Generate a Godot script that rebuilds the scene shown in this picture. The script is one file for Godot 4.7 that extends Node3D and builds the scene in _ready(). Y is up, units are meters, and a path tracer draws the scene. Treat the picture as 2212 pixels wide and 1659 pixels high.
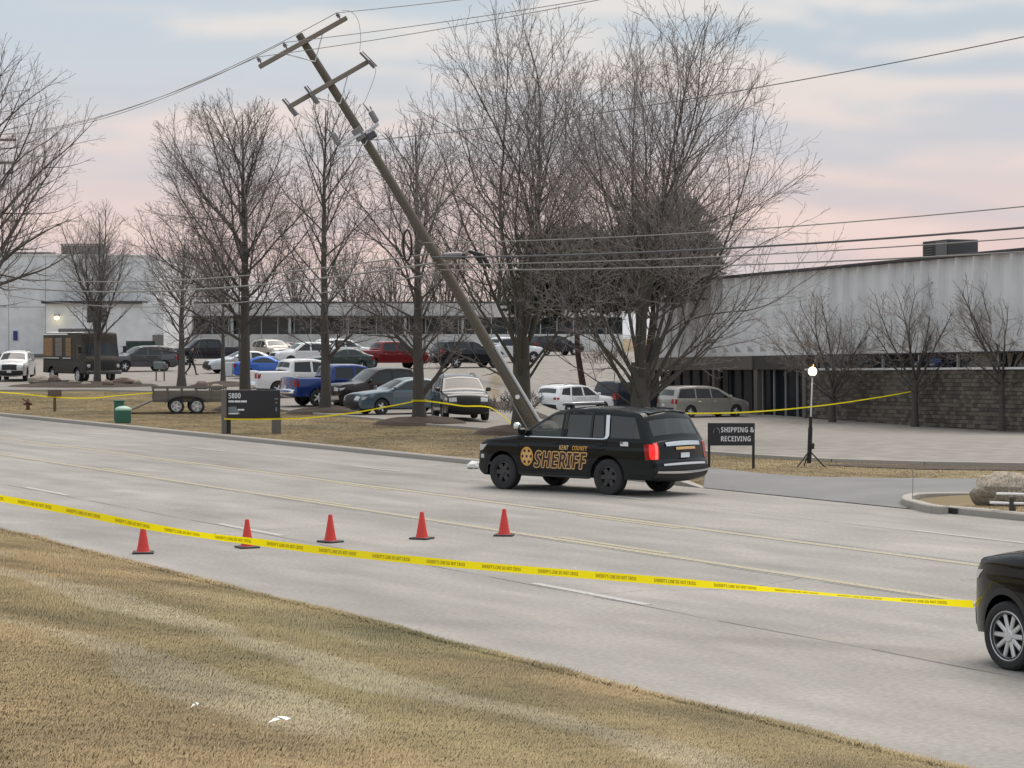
extends Node3D
# Positions: u, v are picture coordinates on a 2212 x 1659 grid, d is metres ahead of the camera; every d comes from the ground or from a known size.
const F := 4986.0
const EYE := 3.45
const HORIZON := 730.0
const RD := Vector2(-0.484, 0.875)   # along the road: x right, y ahead
const RN := Vector2(0.875, 0.484)    # across the road, away from the camera
var M := {}
var used := {}
var rng := RandomNumberGenerator.new()
var nz := FastNoiseLite.new()

class MB:
	var v := PackedVector3Array()
	var n := PackedVector3Array()
	var u := PackedVector2Array()
	var c := PackedColorArray()
	var ix := PackedInt32Array()
	func tri(a: Vector3, b: Vector3, e: Vector3, na: Vector3, nb: Vector3, ne: Vector3, ua := Vector2.ZERO, ub := Vector2.ZERO, ue := Vector2.ZERO) -> void:
		var k := v.size()
		v.push_back(a); v.push_back(b); v.push_back(e)
		n.push_back(na); n.push_back(nb); n.push_back(ne)
		u.push_back(ua); u.push_back(ub); u.push_back(ue)
		if (b - a).cross(e - a).dot(na + nb + ne) > 0.0:
			ix.push_back(k); ix.push_back(k + 2); ix.push_back(k + 1)
		else:
			ix.push_back(k); ix.push_back(k + 1); ix.push_back(k + 2)
	func flat(a: Vector3, b: Vector3, e: Vector3, toward: Vector3) -> void:
		var g := (b - a).cross(e - a).normalized()
		if g.dot(toward) < 0.0: g = -g
		tri(a, b, e, g, g, g)
	func quad(a: Vector3, b: Vector3, e: Vector3, f: Vector3, toward: Vector3) -> void:
		var g := (b - a).cross(f - a)
		if g.length_squared() < 1e-14: g = (e - a).cross(f - a)
		g = g.normalized()
		if g.dot(toward) < 0.0: g = -g
		tri(a, b, e, g, g, g, Vector2(0, 0), Vector2(1, 0), Vector2(1, 1))
		tri(a, e, f, g, g, g, Vector2(0, 0), Vector2(1, 1), Vector2(0, 1))
	func box(at: Vector3, size: Vector3, bas := Basis(), bevel := 0.0) -> void:
		var h := size * 0.5
		var b := minf(bevel, minf(h.x, minf(h.y, h.z)) * 0.9)
		var ax := [Vector3.RIGHT, Vector3.UP, Vector3.BACK]
		for k in 3:
			var i: Vector3 = ax[k]
			var j: Vector3 = ax[(k + 1) % 3]
			var l: Vector3 = ax[(k + 2) % 3]
			for s in [-1.0, 1.0]:
				var p: Vector3 = i * s * h[k]
				var hj: float = h[(k + 1) % 3] - b
				var hl: float = h[(k + 2) % 3] - b
				quad(at + bas * (p + j * hj + l * hl), at + bas * (p - j * hj + l * hl), at + bas * (p - j * hj - l * hl), at + bas * (p + j * hj - l * hl), bas * (i * s))
				if b > 0.0:
					for s2 in [-1.0, 1.0]:
						var a1: Vector3 = i * s * h[k] + j * s2 * hj
						var a2: Vector3 = i * s * (h[k] - b) + j * s2 * h[(k + 1) % 3]
						quad(at + bas * (a1 + l * hl), at + bas * (a2 + l * hl), at + bas * (a2 - l * hl), at + bas * (a1 - l * hl), bas * (i * s + j * s2))
		if b > 0.0:
			for sx in [-1.0, 1.0]:
				for sy in [-1.0, 1.0]:
					for sz in [-1.0, 1.0]:
						var q := Vector3(sx, sy, sz)
						flat(at + bas * (q * Vector3(h.x, h.y - b, h.z - b)), at + bas * (q * Vector3(h.x - b, h.y, h.z - b)), at + bas * (q * Vector3(h.x - b, h.y - b, h.z)), bas * q)
	func tube(pts: PackedVector3Array, rad: PackedFloat32Array, k: int, capped := true) -> void:
		var m := pts.size()
		if m < 2: return
		var base := v.size()
		var dir := (pts[1] - pts[0]).normalized()
		var side := dir.cross(Vector3.UP if absf(dir.y) < 0.9 else Vector3.RIGHT).normalized()
		for i in m:
			if i < m - 1: dir = (pts[i + 1] - pts[i]).normalized()
			side = (side - dir * side.dot(dir)).normalized()
			var up := dir.cross(side)
			for j in k:
				var a := TAU * j / k
				var o := side * cos(a) + up * sin(a)
				v.push_back(pts[i] + o * rad[i]); n.push_back(o); u.push_back(Vector2(float(j) / k, i))
		for i in m - 1:
			for j in k:
				var a := base + i * k + j
				var b := base + i * k + (j + 1) % k
				ix.push_back(a); ix.push_back(a + k); ix.push_back(b)
				ix.push_back(b); ix.push_back(a + k); ix.push_back(b + k)
		if capped and k > 3:
			for e in [0, m - 1]:
				var o: Vector3 = (pts[1] - pts[0]) if e == 0 else (pts[m - 2] - pts[m - 1])
				for j in range(1, k - 1):
					flat(v[base + e * k], v[base + e * k + j], v[base + e * k + j + 1], -o)
	func rod(a: Vector3, b: Vector3, r: float, k := 8, r2 := -1.0) -> void:
		tube(PackedVector3Array([a, b]), PackedFloat32Array([r, r if r2 < 0.0 else r2]), k)
	func lathe(prof: Array, k: int, at := Vector3.ZERO, bas := Basis()) -> void:   # profile of [radius, height] round Y
		for i in prof.size() - 1:
			var p0 := Vector2(prof[i][0], prof[i][1])
			var p1 := Vector2(prof[i + 1][0], prof[i + 1][1])
			var t := p1 - p0
			var nn := Vector2(t.y, -t.x).normalized()
			for j in k:
				var a := TAU * j / k
				var b := TAU * (j + 1) / k
				var ca := Vector3(cos(a), 0, sin(a))
				var cb := Vector3(cos(b), 0, sin(b))
				var P00 := at + bas * (ca * p0.x + Vector3.UP * p0.y)
				var P01 := at + bas * (cb * p0.x + Vector3.UP * p0.y)
				var P10 := at + bas * (ca * p1.x + Vector3.UP * p1.y)
				var P11 := at + bas * (cb * p1.x + Vector3.UP * p1.y)
				var na := bas * (ca * nn.x + Vector3.UP * nn.y)
				var nb := bas * (cb * nn.x + Vector3.UP * nn.y)
				if p1.x > 1e-5: tri(P00, P10, P11, na, na, nb)
				if p0.x > 1e-5: tri(P00, P11, P01, na, nb, nb)
	func blob(at: Vector3, size: Vector3, seed_: int, rough: float, rings := 9, segs := 14, floor_y := -1e9) -> void:   # lumpy rounded stone
		var f := FastNoiseLite.new()
		f.seed = seed_; f.frequency = 0.9; f.fractal_octaves = 3
		var P := []
		for i in rings + 1:
			var row := []
			for j in segs:
				var th := PI * i / rings
				var ph := TAU * j / segs
				var o := Vector3(sin(th) * cos(ph), cos(th), sin(th) * sin(ph))
				var r := 1.0 + rough * f.get_noise_3dv(o * 1.6 + Vector3(seed_, 0, 0))
				var q := at + o * size * 0.5 * r
				q.y = maxf(q.y, floor_y)
				row.append(q)
			P.append(row)
		for i in rings:
			for j in segs:
				var a: Vector3 = P[i][j]
				var b: Vector3 = P[i][(j + 1) % segs]
				var e: Vector3 = P[i + 1][(j + 1) % segs]
				var g: Vector3 = P[i + 1][j]
				var na := ((a - at) / (size * size)).normalized(); var nb := ((b - at) / (size * size)).normalized()
				var ne := ((e - at) / (size * size)).normalized(); var ng := ((g - at) / (size * size)).normalized()
				var gn := (b - g).cross(e - a).normalized()
				if gn.dot(na + ne) < 0.0: gn = -gn
				tri(a, b, e, (na + gn).normalized(), (nb + gn).normalized(), (ne + gn).normalized())
				tri(a, e, g, (na + gn).normalized(), (ne + gn).normalized(), (ng + gn).normalized())
	func mesh(mat: Material) -> ArrayMesh:
		var m := ArrayMesh.new()
		if v.is_empty(): return m
		var a := []
		a.resize(Mesh.ARRAY_MAX)
		a[Mesh.ARRAY_VERTEX] = v; a[Mesh.ARRAY_NORMAL] = n; a[Mesh.ARRAY_TEX_UV] = u; a[Mesh.ARRAY_INDEX] = ix
		if c.size() == v.size(): a[Mesh.ARRAY_COLOR] = c
		m.add_surface_from_arrays(Mesh.PRIMITIVE_TRIANGLES, a)
		m.surface_set_material(0, mat)
		return m

func numbered(nm: String) -> String:
	used[nm] = used.get(nm, -1) + 1
	return nm if used[nm] == 0 else "%s_%03d" % [nm, used[nm]]
func tag(o: Node, label: String, category: String, group := "") -> Node:
	o.set_meta("label", label); o.set_meta("category", category)
	if group != "": o.set_meta("group", group)
	return o
func thing(nm: String, label: String, category: String, at := Vector3.ZERO, yaw := 0.0, group := "") -> Node3D:
	var o := Node3D.new()
	o.name = numbered(nm); add_child(o)
	o.position = at; o.rotation.y = yaw
	tag(o, label, category, group)
	return o
func part(nm: String, mb, mat: Material, parent: Node) -> MeshInstance3D:
	var o := MeshInstance3D.new()
	o.name = nm
	o.mesh = mb.mesh(mat) if mb is MB else mb
	if not (mb is MB): o.material_override = mat
	parent.add_child(o, true)
	return o
func solo(nm: String, mb: MB, mat: Material, label: String, category: String, group := "") -> MeshInstance3D:
	var o := MeshInstance3D.new()
	o.name = numbered(nm); o.mesh = mb.mesh(mat); add_child(o)
	tag(o, label, category, group)
	return o
func struct(nm: String, mb: MB, mat: Material) -> MeshInstance3D:
	var o := MeshInstance3D.new()
	o.name = numbered(nm); o.mesh = mb.mesh(mat); add_child(o)
	o.set_meta("kind", "structure")
	return o
func lin(r: float, g: float, b: float) -> Color:
	return Color(r, g, b).linear_to_srgb()
func mat(nm: String, col: Color, rough := 0.8, metal := 0.0, spec := 0.5) -> StandardMaterial3D:
	var m := StandardMaterial3D.new()
	m.albedo_color = col.linear_to_srgb(); m.roughness = rough; m.metallic = metal; m.metallic_specular = spec
	m.resource_name = nm
	M[nm] = m
	return m
func ntex(freq: float, lo: float, hi: float, sd: int, oct := 4, size := 512, warm := 0.0, typ := FastNoiseLite.TYPE_SIMPLEX_SMOOTH) -> NoiseTexture2D:
	var t := NoiseTexture2D.new()
	var f := FastNoiseLite.new()
	f.noise_type = typ; f.frequency = freq; f.fractal_octaves = oct; f.seed = sd
	t.noise = f; t.width = size; t.height = size; t.seamless = true
	var g := Gradient.new()
	g.set_color(0, Color(lo, lo * (1.0 - warm), lo * (1.0 - 2.0 * warm))); g.set_color(1, Color(hi, hi, hi))
	t.color_ramp = g
	return t
func grain(m: StandardMaterial3D, tex: Texture2D, scale_: float, world := true) -> StandardMaterial3D:
	m.albedo_texture = tex
	m.uv1_triplanar = true; m.uv1_world_triplanar = world; m.uv1_scale = Vector3.ONE * scale_
	return m
# ---- picture to place
func X(u: float, d: float) -> float: return (u - 1106.0) / F * d
func Y(v: float, d: float) -> float: return EYE - (v - HORIZON) / F * d
func at(u: float, v: float, d: float) -> Vector3: return Vector3(X(u, d), Y(v, d), -d)
func on(u: float, d: float) -> Vector3:
	var x := X(u, d)
	return Vector3(x, H(x, d), -d)
func gp(u: float, v: float) -> Vector2:   # ground point (x, d) under a picture point
	var e := 0.0
	var d := 0.0
	for i in 30:
		d = F * (EYE - e) / (v - HORIZON)
		e = lerpf(e, H(X(u, d), d), 0.6)
	return Vector2(X(u, d), d)
func sq(x: float, d: float) -> Vector2: return Vector2(RD.x * x + RD.y * d, RN.x * x + RN.y * d)
func from_sq(s: float, q: float) -> Vector2: return RD * s + RN * q
func heading(h: Vector2) -> float: return atan2(h.y, h.x)    # h = (right, ahead); turns local +X there
const Q0 := 11.75
const Q1 := 29.45
const DRIVE_A := 37.2
const DRIVE_B := 44.2
func H(x: float, d: float) -> float:
	var p := sq(x, d)
	if p.y <= Q0:
		var t := (Q0 - p.y) / Q0
		return 0.10 + 1.72 * minf(t, 1.4) + 0.03 * nz.get_noise_2d(x * 9.0, d * 9.0)
	if p.y < Q1: return 0.0
	var e := 0.13 + clampf(d - 105.0, 0.0, 107.0) * 0.0195
	var low := lerpf(0.13, -1.03, smoothstep(68.0, 112.0, d))
	var r := smoothstep(-1.5, 4.5, x) * (1.0 - smoothstep(146.0, 172.0, d))
	e = lerpf(e, low, r)
	var mouth := smoothstep(DRIVE_A - 1.7, DRIVE_A - 0.6, p.x) * (1.0 - smoothstep(DRIVE_B - 0.1, DRIVE_B + 1.2, p.x)) * (1.0 - smoothstep(Q1, Q1 + 3.5, p.y))
	return lerpf(e, -0.02, mouth)
# cells of a ground polygon draped on the terrain
func drape(mb: MB, poly: PackedVector2Array, lift: float, cell: float, uvs := 1.0, col := Color(0, 0, 0, 0)) -> void:
	var lo := poly[0]
	var hi := poly[0]
	for p in poly:
		lo = lo.min(p); hi = hi.max(p)
	var nx := int(ceil((hi.x - lo.x) / cell))
	var ny := int(ceil((hi.y - lo.y) / cell))
	for i in nx:
		for j in ny:
			var a := lo + Vector2(i, j) * cell
			var rect := PackedVector2Array([a, a + Vector2(cell, 0), a + Vector2(cell, cell), a + Vector2(0, cell)])
			for pc in Geometry2D.intersect_polygons(poly, rect):
				var t := Geometry2D.triangulate_polygon(pc)
				for k in range(0, t.size(), 3):
					var P := []
					for m in 3:
						var q: Vector2 = pc[t[k + m]]
						P.append(Vector3(q.x, H(q.x, q.y) + lift, -q.y))
					var g: Vector3 = (P[1] - P[0]).cross(P[2] - P[0])
					if g.length() < 1e-7: continue
					mb.tri(P[0], P[1], P[2], Vector3.UP, Vector3.UP, Vector3.UP, Vector2(P[0].x, P[0].z) * uvs, Vector2(P[1].x, P[1].z) * uvs, Vector2(P[2].x, P[2].z) * uvs)
func ring(c: Vector2, rx: float, ry: float, n: int, sd: int, wob := 0.12) -> PackedVector2Array:
	var o := PackedVector2Array()
	for i in n:
		var a := TAU * i / n
		var r := 1.0 + wob * nz.get_noise_2d(cos(a) * 60.0 + sd * 97.0, sin(a) * 60.0)
		o.append(c + Vector2(cos(a) * rx, sin(a) * ry) * r)
	return o
func text_mesh(s: String, size: float, weight := 400, face := "Droid Sans") -> Array:
	var t := TextMesh.new()
	var f := SystemFont.new()
	f.font_names = PackedStringArray([face]); f.font_weight = weight
	t.font = f; t.text = s; t.font_size = 64; t.pixel_size = size / 64.0; t.depth = 0.0; t.curve_step = 4.0
	return t.get_mesh_arrays()
# lettering laid on a surface: fn maps (x, y) to [position, normal]
func lay_text(mb: MB, arr: Array, fn: Callable) -> void:
	var vs: PackedVector3Array = arr[Mesh.ARRAY_VERTEX]
	var id = arr[Mesh.ARRAY_INDEX]
	var idx: PackedInt32Array = id if id != null else PackedInt32Array(range(vs.size()))
	for k in range(0, idx.size(), 3):
		var a = fn.call(vs[idx[k]].x, vs[idx[k]].y)
		var b = fn.call(vs[idx[k + 1]].x, vs[idx[k + 1]].y)
		var e = fn.call(vs[idx[k + 2]].x, vs[idx[k + 2]].y)
		mb.tri(a[0], b[0], e[0], a[1], b[1], e[1])
# ------------------------------------------------------------------ camera, sky, light
func sky_image() -> Image:
	var W := 2048
	var Hh := 1024
	var im := Image.create(W, Hh, false, Image.FORMAT_RGB8)
	im.fill(Color(0.5, 0.49, 0.48))
	var f := FastNoiseLite.new()
	f.seed = 11; f.frequency = 1.0; f.fractal_octaves = 5; f.fractal_gain = 0.5
	var g := FastNoiseLite.new()
	g.seed = 29; g.frequency = 1.0; g.fractal_octaves = 3
	for j in Hh / 2 + 8:
		var el := (0.5 - (j + 0.5) / Hh) * PI
		var ed := rad_to_deg(el)
		# clear air: peach at the skyline, pale blue above, a brighter veil overhead
		var pink := Color(0.845, 0.752, 0.735)
		var grey := Color(0.785, 0.772, 0.778)
		var blue := Color(0.732, 0.768, 0.798)
		var high := Color(0.80, 0.835, 0.865)
		var base := pink.lerp(grey, smoothstep(1.8, 5.4, ed)).lerp(blue, smoothstep(4.6, 7.6, ed)).lerp(high, smoothstep(12.0, 50.0, ed))
		base = Color(0.82, 0.815, 0.82).lerp(base, smoothstep(0.2, 2.2, ed))
		for i in W:
			var az := (i + 0.5) / W * TAU
			var o := Vector3(sin(az) * cos(el), sin(el), -cos(az) * cos(el))
			# streaky layer: stretched along the skyline, thicker low down
			var p := Vector3(o.x * 4.2, el * 58.0 + 0.9 * g.get_noise_3d(o.x * 3.0, el * 4.0, o.z * 3.0), o.z * 5.0)
			var a := f.get_noise_3dv(p)
			var b := g.get_noise_3d(o.x * 2.2 + 7.0, el * 9.0, o.z * 2.2)
			var cover := smoothstep(0.06, 0.42, a + 0.45 * b)
			var shade := smoothstep(0.05, 0.40, -a + 0.3 * b)
			var lit := Color(0.88, 0.795, 0.765).lerp(Color(0.868, 0.842, 0.815), smoothstep(3.0, 9.0, ed)).lerp(Color(0.90, 0.905, 0.91), smoothstep(12.0, 45.0, ed))
			var c := base.lerp(lit, cover * 0.75)
			c = c.lerp(Color(0.665, 0.705, 0.75).lerp(high, smoothstep(12.0, 45.0, ed)), shade * 0.30)
			im.set_pixel(i, j, c)
	return im

func setup_view() -> void:
	var cam := Camera3D.new()
	cam.name = "camera"
	cam.fov = rad_to_deg(2.0 * atan(829.5 / F))
	cam.near = 0.1; cam.far = 6000.0
	cam.position = Vector3(0, EYE, 0)
	cam.rotation.x = -atan((829.5 - HORIZON) / F)
	add_child(cam)
	cam.current = true
	var we := WorldEnvironment.new()
	we.name = "environment"
	var e := Environment.new()
	var sky := Sky.new()
	var pm := PanoramaSkyMaterial.new()
	pm.panorama = ImageTexture.create_from_image(sky_image())
	pm.energy_multiplier = 0.92
	sky.sky_material = pm
	e.sky = sky
	e.background_mode = Environment.BG_SKY
	e.tonemap_mode = Environment.TONE_MAPPER_LINEAR
	e.tonemap_exposure = 1.3
	e.fog_enabled = false
	e.fog_density = 0.0004
	e.fog_light_color = Color(0.80, 0.80, 0.83)
	e.sdfgi_enabled = true; e.ssao_enabled = true; e.ssil_enabled = true
	we.environment = e
	add_child(we)
	var sun := DirectionalLight3D.new()
	sun.name = "sun"
	sun.light_energy = 0.8
	sun.light_angular_distance = 55.0
	sun.light_color = Color(1.0, 0.95, 0.90)
	sun.shadow_enabled = true
	sun.rotation_degrees = Vector3(-66, 150, 0)
	add_child(sun)

func setup_materials() -> void:
	var fine := ntex(0.09, 0.80, 1.0, 3, 4, 512, 0.02)
	var coarse := ntex(0.02, 0.72, 1.0, 5, 5, 512, 0.03)
	var speck := ntex(0.25, 0.70, 1.0, 9, 2, 512)
	M.fine = fine; M.coarse = coarse; M.speck = speck
	var m := mat("lawn", Color(1, 1, 1), 0.95)
	m.vertex_color_use_as_albedo = true
	grain(m, ntex(0.12, 0.74, 1.0, 21, 4, 512, 0.03), 0.9)
	m = mat("grass_blade", Color(1, 1, 1), 0.85)
	m.vertex_color_use_as_albedo = true
	m.backlight_enabled = true; m.backlight = Color(0.25, 0.25, 0.2)
	m = mat("road", Color(1, 1, 1), 0.9)
	m.vertex_color_use_as_albedo = true
	grain(m, ntex(0.045, 0.86, 1.0, 31, 5, 1024, 0.01), 0.21)
	m = grain(mat("asphalt", Color(0.285, 0.268, 0.245), 0.92), ntex(0.02, 0.80, 1.0, 33, 6, 1024, 0.01), 0.04)
	m = grain(mat("asphalt_dark", Color(0.20, 0.20, 0.203), 0.92), ntex(0.012, 0.88, 1.0, 35, 6, 512, 0.0), 0.06)
	grain(mat("concrete", Color(0.45, 0.43, 0.40), 0.9), fine, 0.8)
	grain(mat("paint_yellow", Color(0.60, 0.545, 0.41), 0.8), ntex(0.05, 0.55, 1.0, 41, 4, 512), 0.9)
	grain(mat("paint_white", Color(0.64, 0.63, 0.61), 0.8), ntex(0.05, 0.6, 1.0, 43, 4, 512), 0.9)
	grain(mat("crack", Color(0.07, 0.068, 0.066), 0.9), fine, 2.0)
	grain(mat("mulch", Color(0.085, 0.06, 0.045), 0.98), speck, 2.5)
	grain(mat("bark", Color(0.132, 0.122, 0.112), 0.95), coarse, 3.0)
	grain(mat("bark_green", Color(0.128, 0.12, 0.105), 0.95), coarse, 3.0)
	mat("twig", Color(0.27, 0.242, 0.238), 0.9)
	mat("twig_small", Color(0.29, 0.24, 0.21), 0.9)
	grain(mat("pine_bark", Color(0.10, 0.062, 0.05), 0.95), coarse, 3.0)
	m = mat("needles", Color(1, 1, 1), 0.8)
	m.vertex_color_use_as_albedo = true
	grain(mat("pole_wood", Color(0.185, 0.172, 0.142), 0.9), ntex(0.03, 0.6, 1.0, 47, 5, 512, 0.05), 1.6)
	grain(mat("arm_wood", Color(0.25, 0.225, 0.19), 0.9), coarse, 4.0)
	mat("galvanised", Color(0.52, 0.53, 0.54), 0.4, 0.85)
	mat("steel_dark", Color(0.10, 0.10, 0.11), 0.5, 0.6)
	mat("grey_box", Color(0.20, 0.20, 0.205), 0.55)
	mat("porcelain", Color(0.17, 0.16, 0.17), 0.25)
	mat("cable", Color(0.10, 0.10, 0.105), 0.7)
	mat("cable_pale", Color(0.24, 0.235, 0.225), 0.6)
	mat("black_plastic", Color(0.018, 0.018, 0.02), 0.55)
	mat("rubber", Color(0.02, 0.02, 0.022), 0.85)
	m = mat("tyre", Color(0.028, 0.028, 0.03), 0.8)
	mat("chrome", Color(0.75, 0.76, 0.78), 0.12, 1.0)
	mat("alloy", Color(0.70, 0.71, 0.73), 0.3, 0.45)
	mat("alloy_dark", Color(0.06, 0.06, 0.065), 0.4, 0.3)
	grain(mat("cone_red", Color(0.86, 0.066, 0.052), 0.55), ntex(0.06, 0.80, 1.0, 71, 5, 512, 0.0), 3.0)
	m = mat("tape_yellow", Color(0.95, 0.76, 0.025), 0.4)
	m.backlight_enabled = true; m.backlight = Color(0.95, 0.90, 0.05)
	mat("tape_ink", Color(0.28, 0.20, 0.02), 0.6)
	mat("glass", Color(0.03, 0.036, 0.04), 0.04, 0.0, 0.45)
	mat("glass_tint", Color(0.012, 0.014, 0.016), 0.03, 0.0, 0.7)
	mat("door_pane", Color(0.012, 0.016, 0.022), 0.08, 0.0, 0.2)
	m = mat("glass_clear", Color(0.5, 0.6, 0.58), 0.02, 0.0, 0.6)
	m.transparency = BaseMaterial3D.TRANSPARENCY_ALPHA; m.albedo_color = Color(0.16, 0.20, 0.19, 0.55)
	mat("lamp_glass", Color(0.62, 0.64, 0.66), 0.06, 0.3)
	mat("red_glass", Color(0.32, 0.012, 0.012), 0.12)
	mat("plate", Color(0.62, 0.65, 0.68), 0.5)
	mat("interior", Color(0.03, 0.03, 0.032), 0.9)
	m = mat("brake_lit", Color(0.6, 0.03, 0.03), 0.2)
	m.emission_enabled = true; m.emission = Color(1.0, 0.09, 0.07); m.emission_energy_multiplier = 0.75
	m = mat("brake_core", Color(0.8, 0.2, 0.18), 0.2)
	m.emission_enabled = true; m.emission = Color(1.0, 0.22, 0.17); m.emission_energy_multiplier = 1.1
	m = mat("lamp_lit", Color(0.9, 0.9, 0.85), 0.3)
	m.emission_enabled = true; m.emission = Color(1.0, 0.97, 0.86); m.emission_energy_multiplier = 1.8
	m = mat("lamp_warm", Color(0.9, 0.85, 0.7), 0.3)
	m.emission_enabled = true; m.emission = Color(1.0, 0.93, 0.70); m.emission_energy_multiplier = 2.2
	grain(mat("white_wall", Color(0.80, 0.81, 0.82), 0.75), ntex(0.012, 0.9, 1.0, 51, 3, 512), 0.12)
	grain(mat("fin_panel", Color(0.82, 0.825, 0.835), 0.7), ntex(0.008, 0.93, 1.0, 53, 3, 512, 0.0), 0.12)
	mat("joint", Color(0.10, 0.10, 0.10), 0.9)
	var bl := ntex(0.05, 0.7, 1.0, 55, 5, 512, 0.02)
	for k in 4:
		grain(mat("block%d" % k, [Color(0.20, 0.176, 0.146), Color(0.15, 0.13, 0.108), Color(0.23, 0.205, 0.172), Color(0.115, 0.102, 0.09)][k], 0.95), bl, 2.0)
	grain(mat("fascia", Color(0.17, 0.15, 0.13), 0.8), fine, 0.7)
	grain(mat("fascia_dark", Color(0.075, 0.07, 0.065), 0.8), fine, 0.7)
	mat("roof_trim", Color(0.045, 0.04, 0.045), 0.6)
	mat("roof_metal", Color(0.30, 0.34, 0.40), 0.5, 0.3)
	mat("unit_grey", Color(0.17, 0.16, 0.155), 0.6)
	mat("unit_dark", Color(0.06, 0.058, 0.06), 0.6)
	mat("window_frame", Color(0.42, 0.43, 0.44), 0.5, 0.4)
	grain(mat("stone", Color(0.54, 0.49, 0.41), 0.95), ntex(0.03, 0.5, 1.0, 57, 5, 512, 0.05), 0.9)
	grain(mat("stone_pink", Color(0.33, 0.25, 0.22), 0.95), ntex(0.03, 0.5, 1.0, 59, 5, 512, 0.04), 0.9)
	mat("sign_black", Color(0.02, 0.02, 0.026), 0.4)
	mat("sign_white", Color(0.78, 0.80, 0.83), 0.6)
	mat("sign_grey", Color(0.20, 0.24, 0.25), 0.6)
	grain(mat("post_grey", Color(0.22, 0.21, 0.20), 0.8), coarse, 4.0)
	mat("utility_green", Color(0.03, 0.13, 0.085), 0.55)
	mat("utility_cap", Color(0.36, 0.52, 0.42), 0.5)
	mat("rust_red", Color(0.11, 0.034, 0.018), 0.6)
	grain(mat("trailer_wood", Color(0.27, 0.245, 0.215), 0.9), coarse, 3.0)
	grain(mat("ply", Color(0.36, 0.22, 0.11), 0.8), coarse, 2.5)
	grain(mat("camo", Color(0.115, 0.10, 0.075), 0.7), ntex(0.035, 0.25, 1.0, 61, 4, 512, 0.10), 0.5, false)
	mat("white_paint", Color(0.78, 0.78, 0.77), 0.4)
	mat("litter", Color(0.82, 0.82, 0.80), 0.7)
	mat("gold", Color(0.70, 0.35, 0.06), 0.5)
	mat("gold_pale", Color(0.74, 0.47, 0.19), 0.5)
	mat("brown_ink", Color(0.05, 0.016, 0.012), 0.5)
	mat("skin", Color(0.40, 0.24, 0.17), 0.6)
	mat("shrub", Color(0.12, 0.088, 0.07), 0.95)
	mat("shrub_red", Color(0.20, 0.085, 0.055), 0.95)
func paint(nm: String, c: Color, metal := 0.35) -> StandardMaterial3D:
	if M.has(nm): return M[nm]
	var m := mat(nm, c, 0.32, metal, 0.5 if c.get_luminance() > 0.1 else (0.2 if c.get_luminance() > 0.02 else 0.1))
	m.clearcoat_enabled = true; m.clearcoat = 1.0 if c.get_luminance() > 0.03 else 0.65; m.clearcoat_roughness = 0.04
	return m

# ------------------------------------------------------------------ ground
func lawn_color(x: float, d: float, q: float) -> Color:
	var straw := Color(0.262, 0.200, 0.108)
	var pale := Color(0.335, 0.300, 0.225)
	var green := Color(0.150, 0.138, 0.066)
	var a := nz.get_noise_2d(x * 5.0, d * 3.0)
	var b := nz.get_noise_2d(x * 16.0 + 500.0, d * 11.0)
	var e := nz.get_noise_2d(x * 40.0 + 900.0, d * 30.0)
	var c := straw.lerp(green, clampf(0.30 + 0.9 * a + 0.7 * b, 0.0, 1.0) * 0.85)
	var s := 0.0
	if q < Q0:
		# mower stripes of bleached turf that run along the bank
		s = smoothstep(0.15, 0.6, sin(q * 2.35 + 3.2 * nz.get_noise_2d(x * 6.0, d * 6.0) + 0.4) * 0.8 + 1.6 * b + 0.5 * e) * smoothstep(11.0, 8.6, q)
	else:
		s = smoothstep(0.1, 0.5, b - a) * 0.35
		c = c.lerp(Color(0.235, 0.182, 0.100), 0.5)
	c = c.lerp(pale, s * 0.45)
	return c * (1.0 + 0.5 * e)

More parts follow.
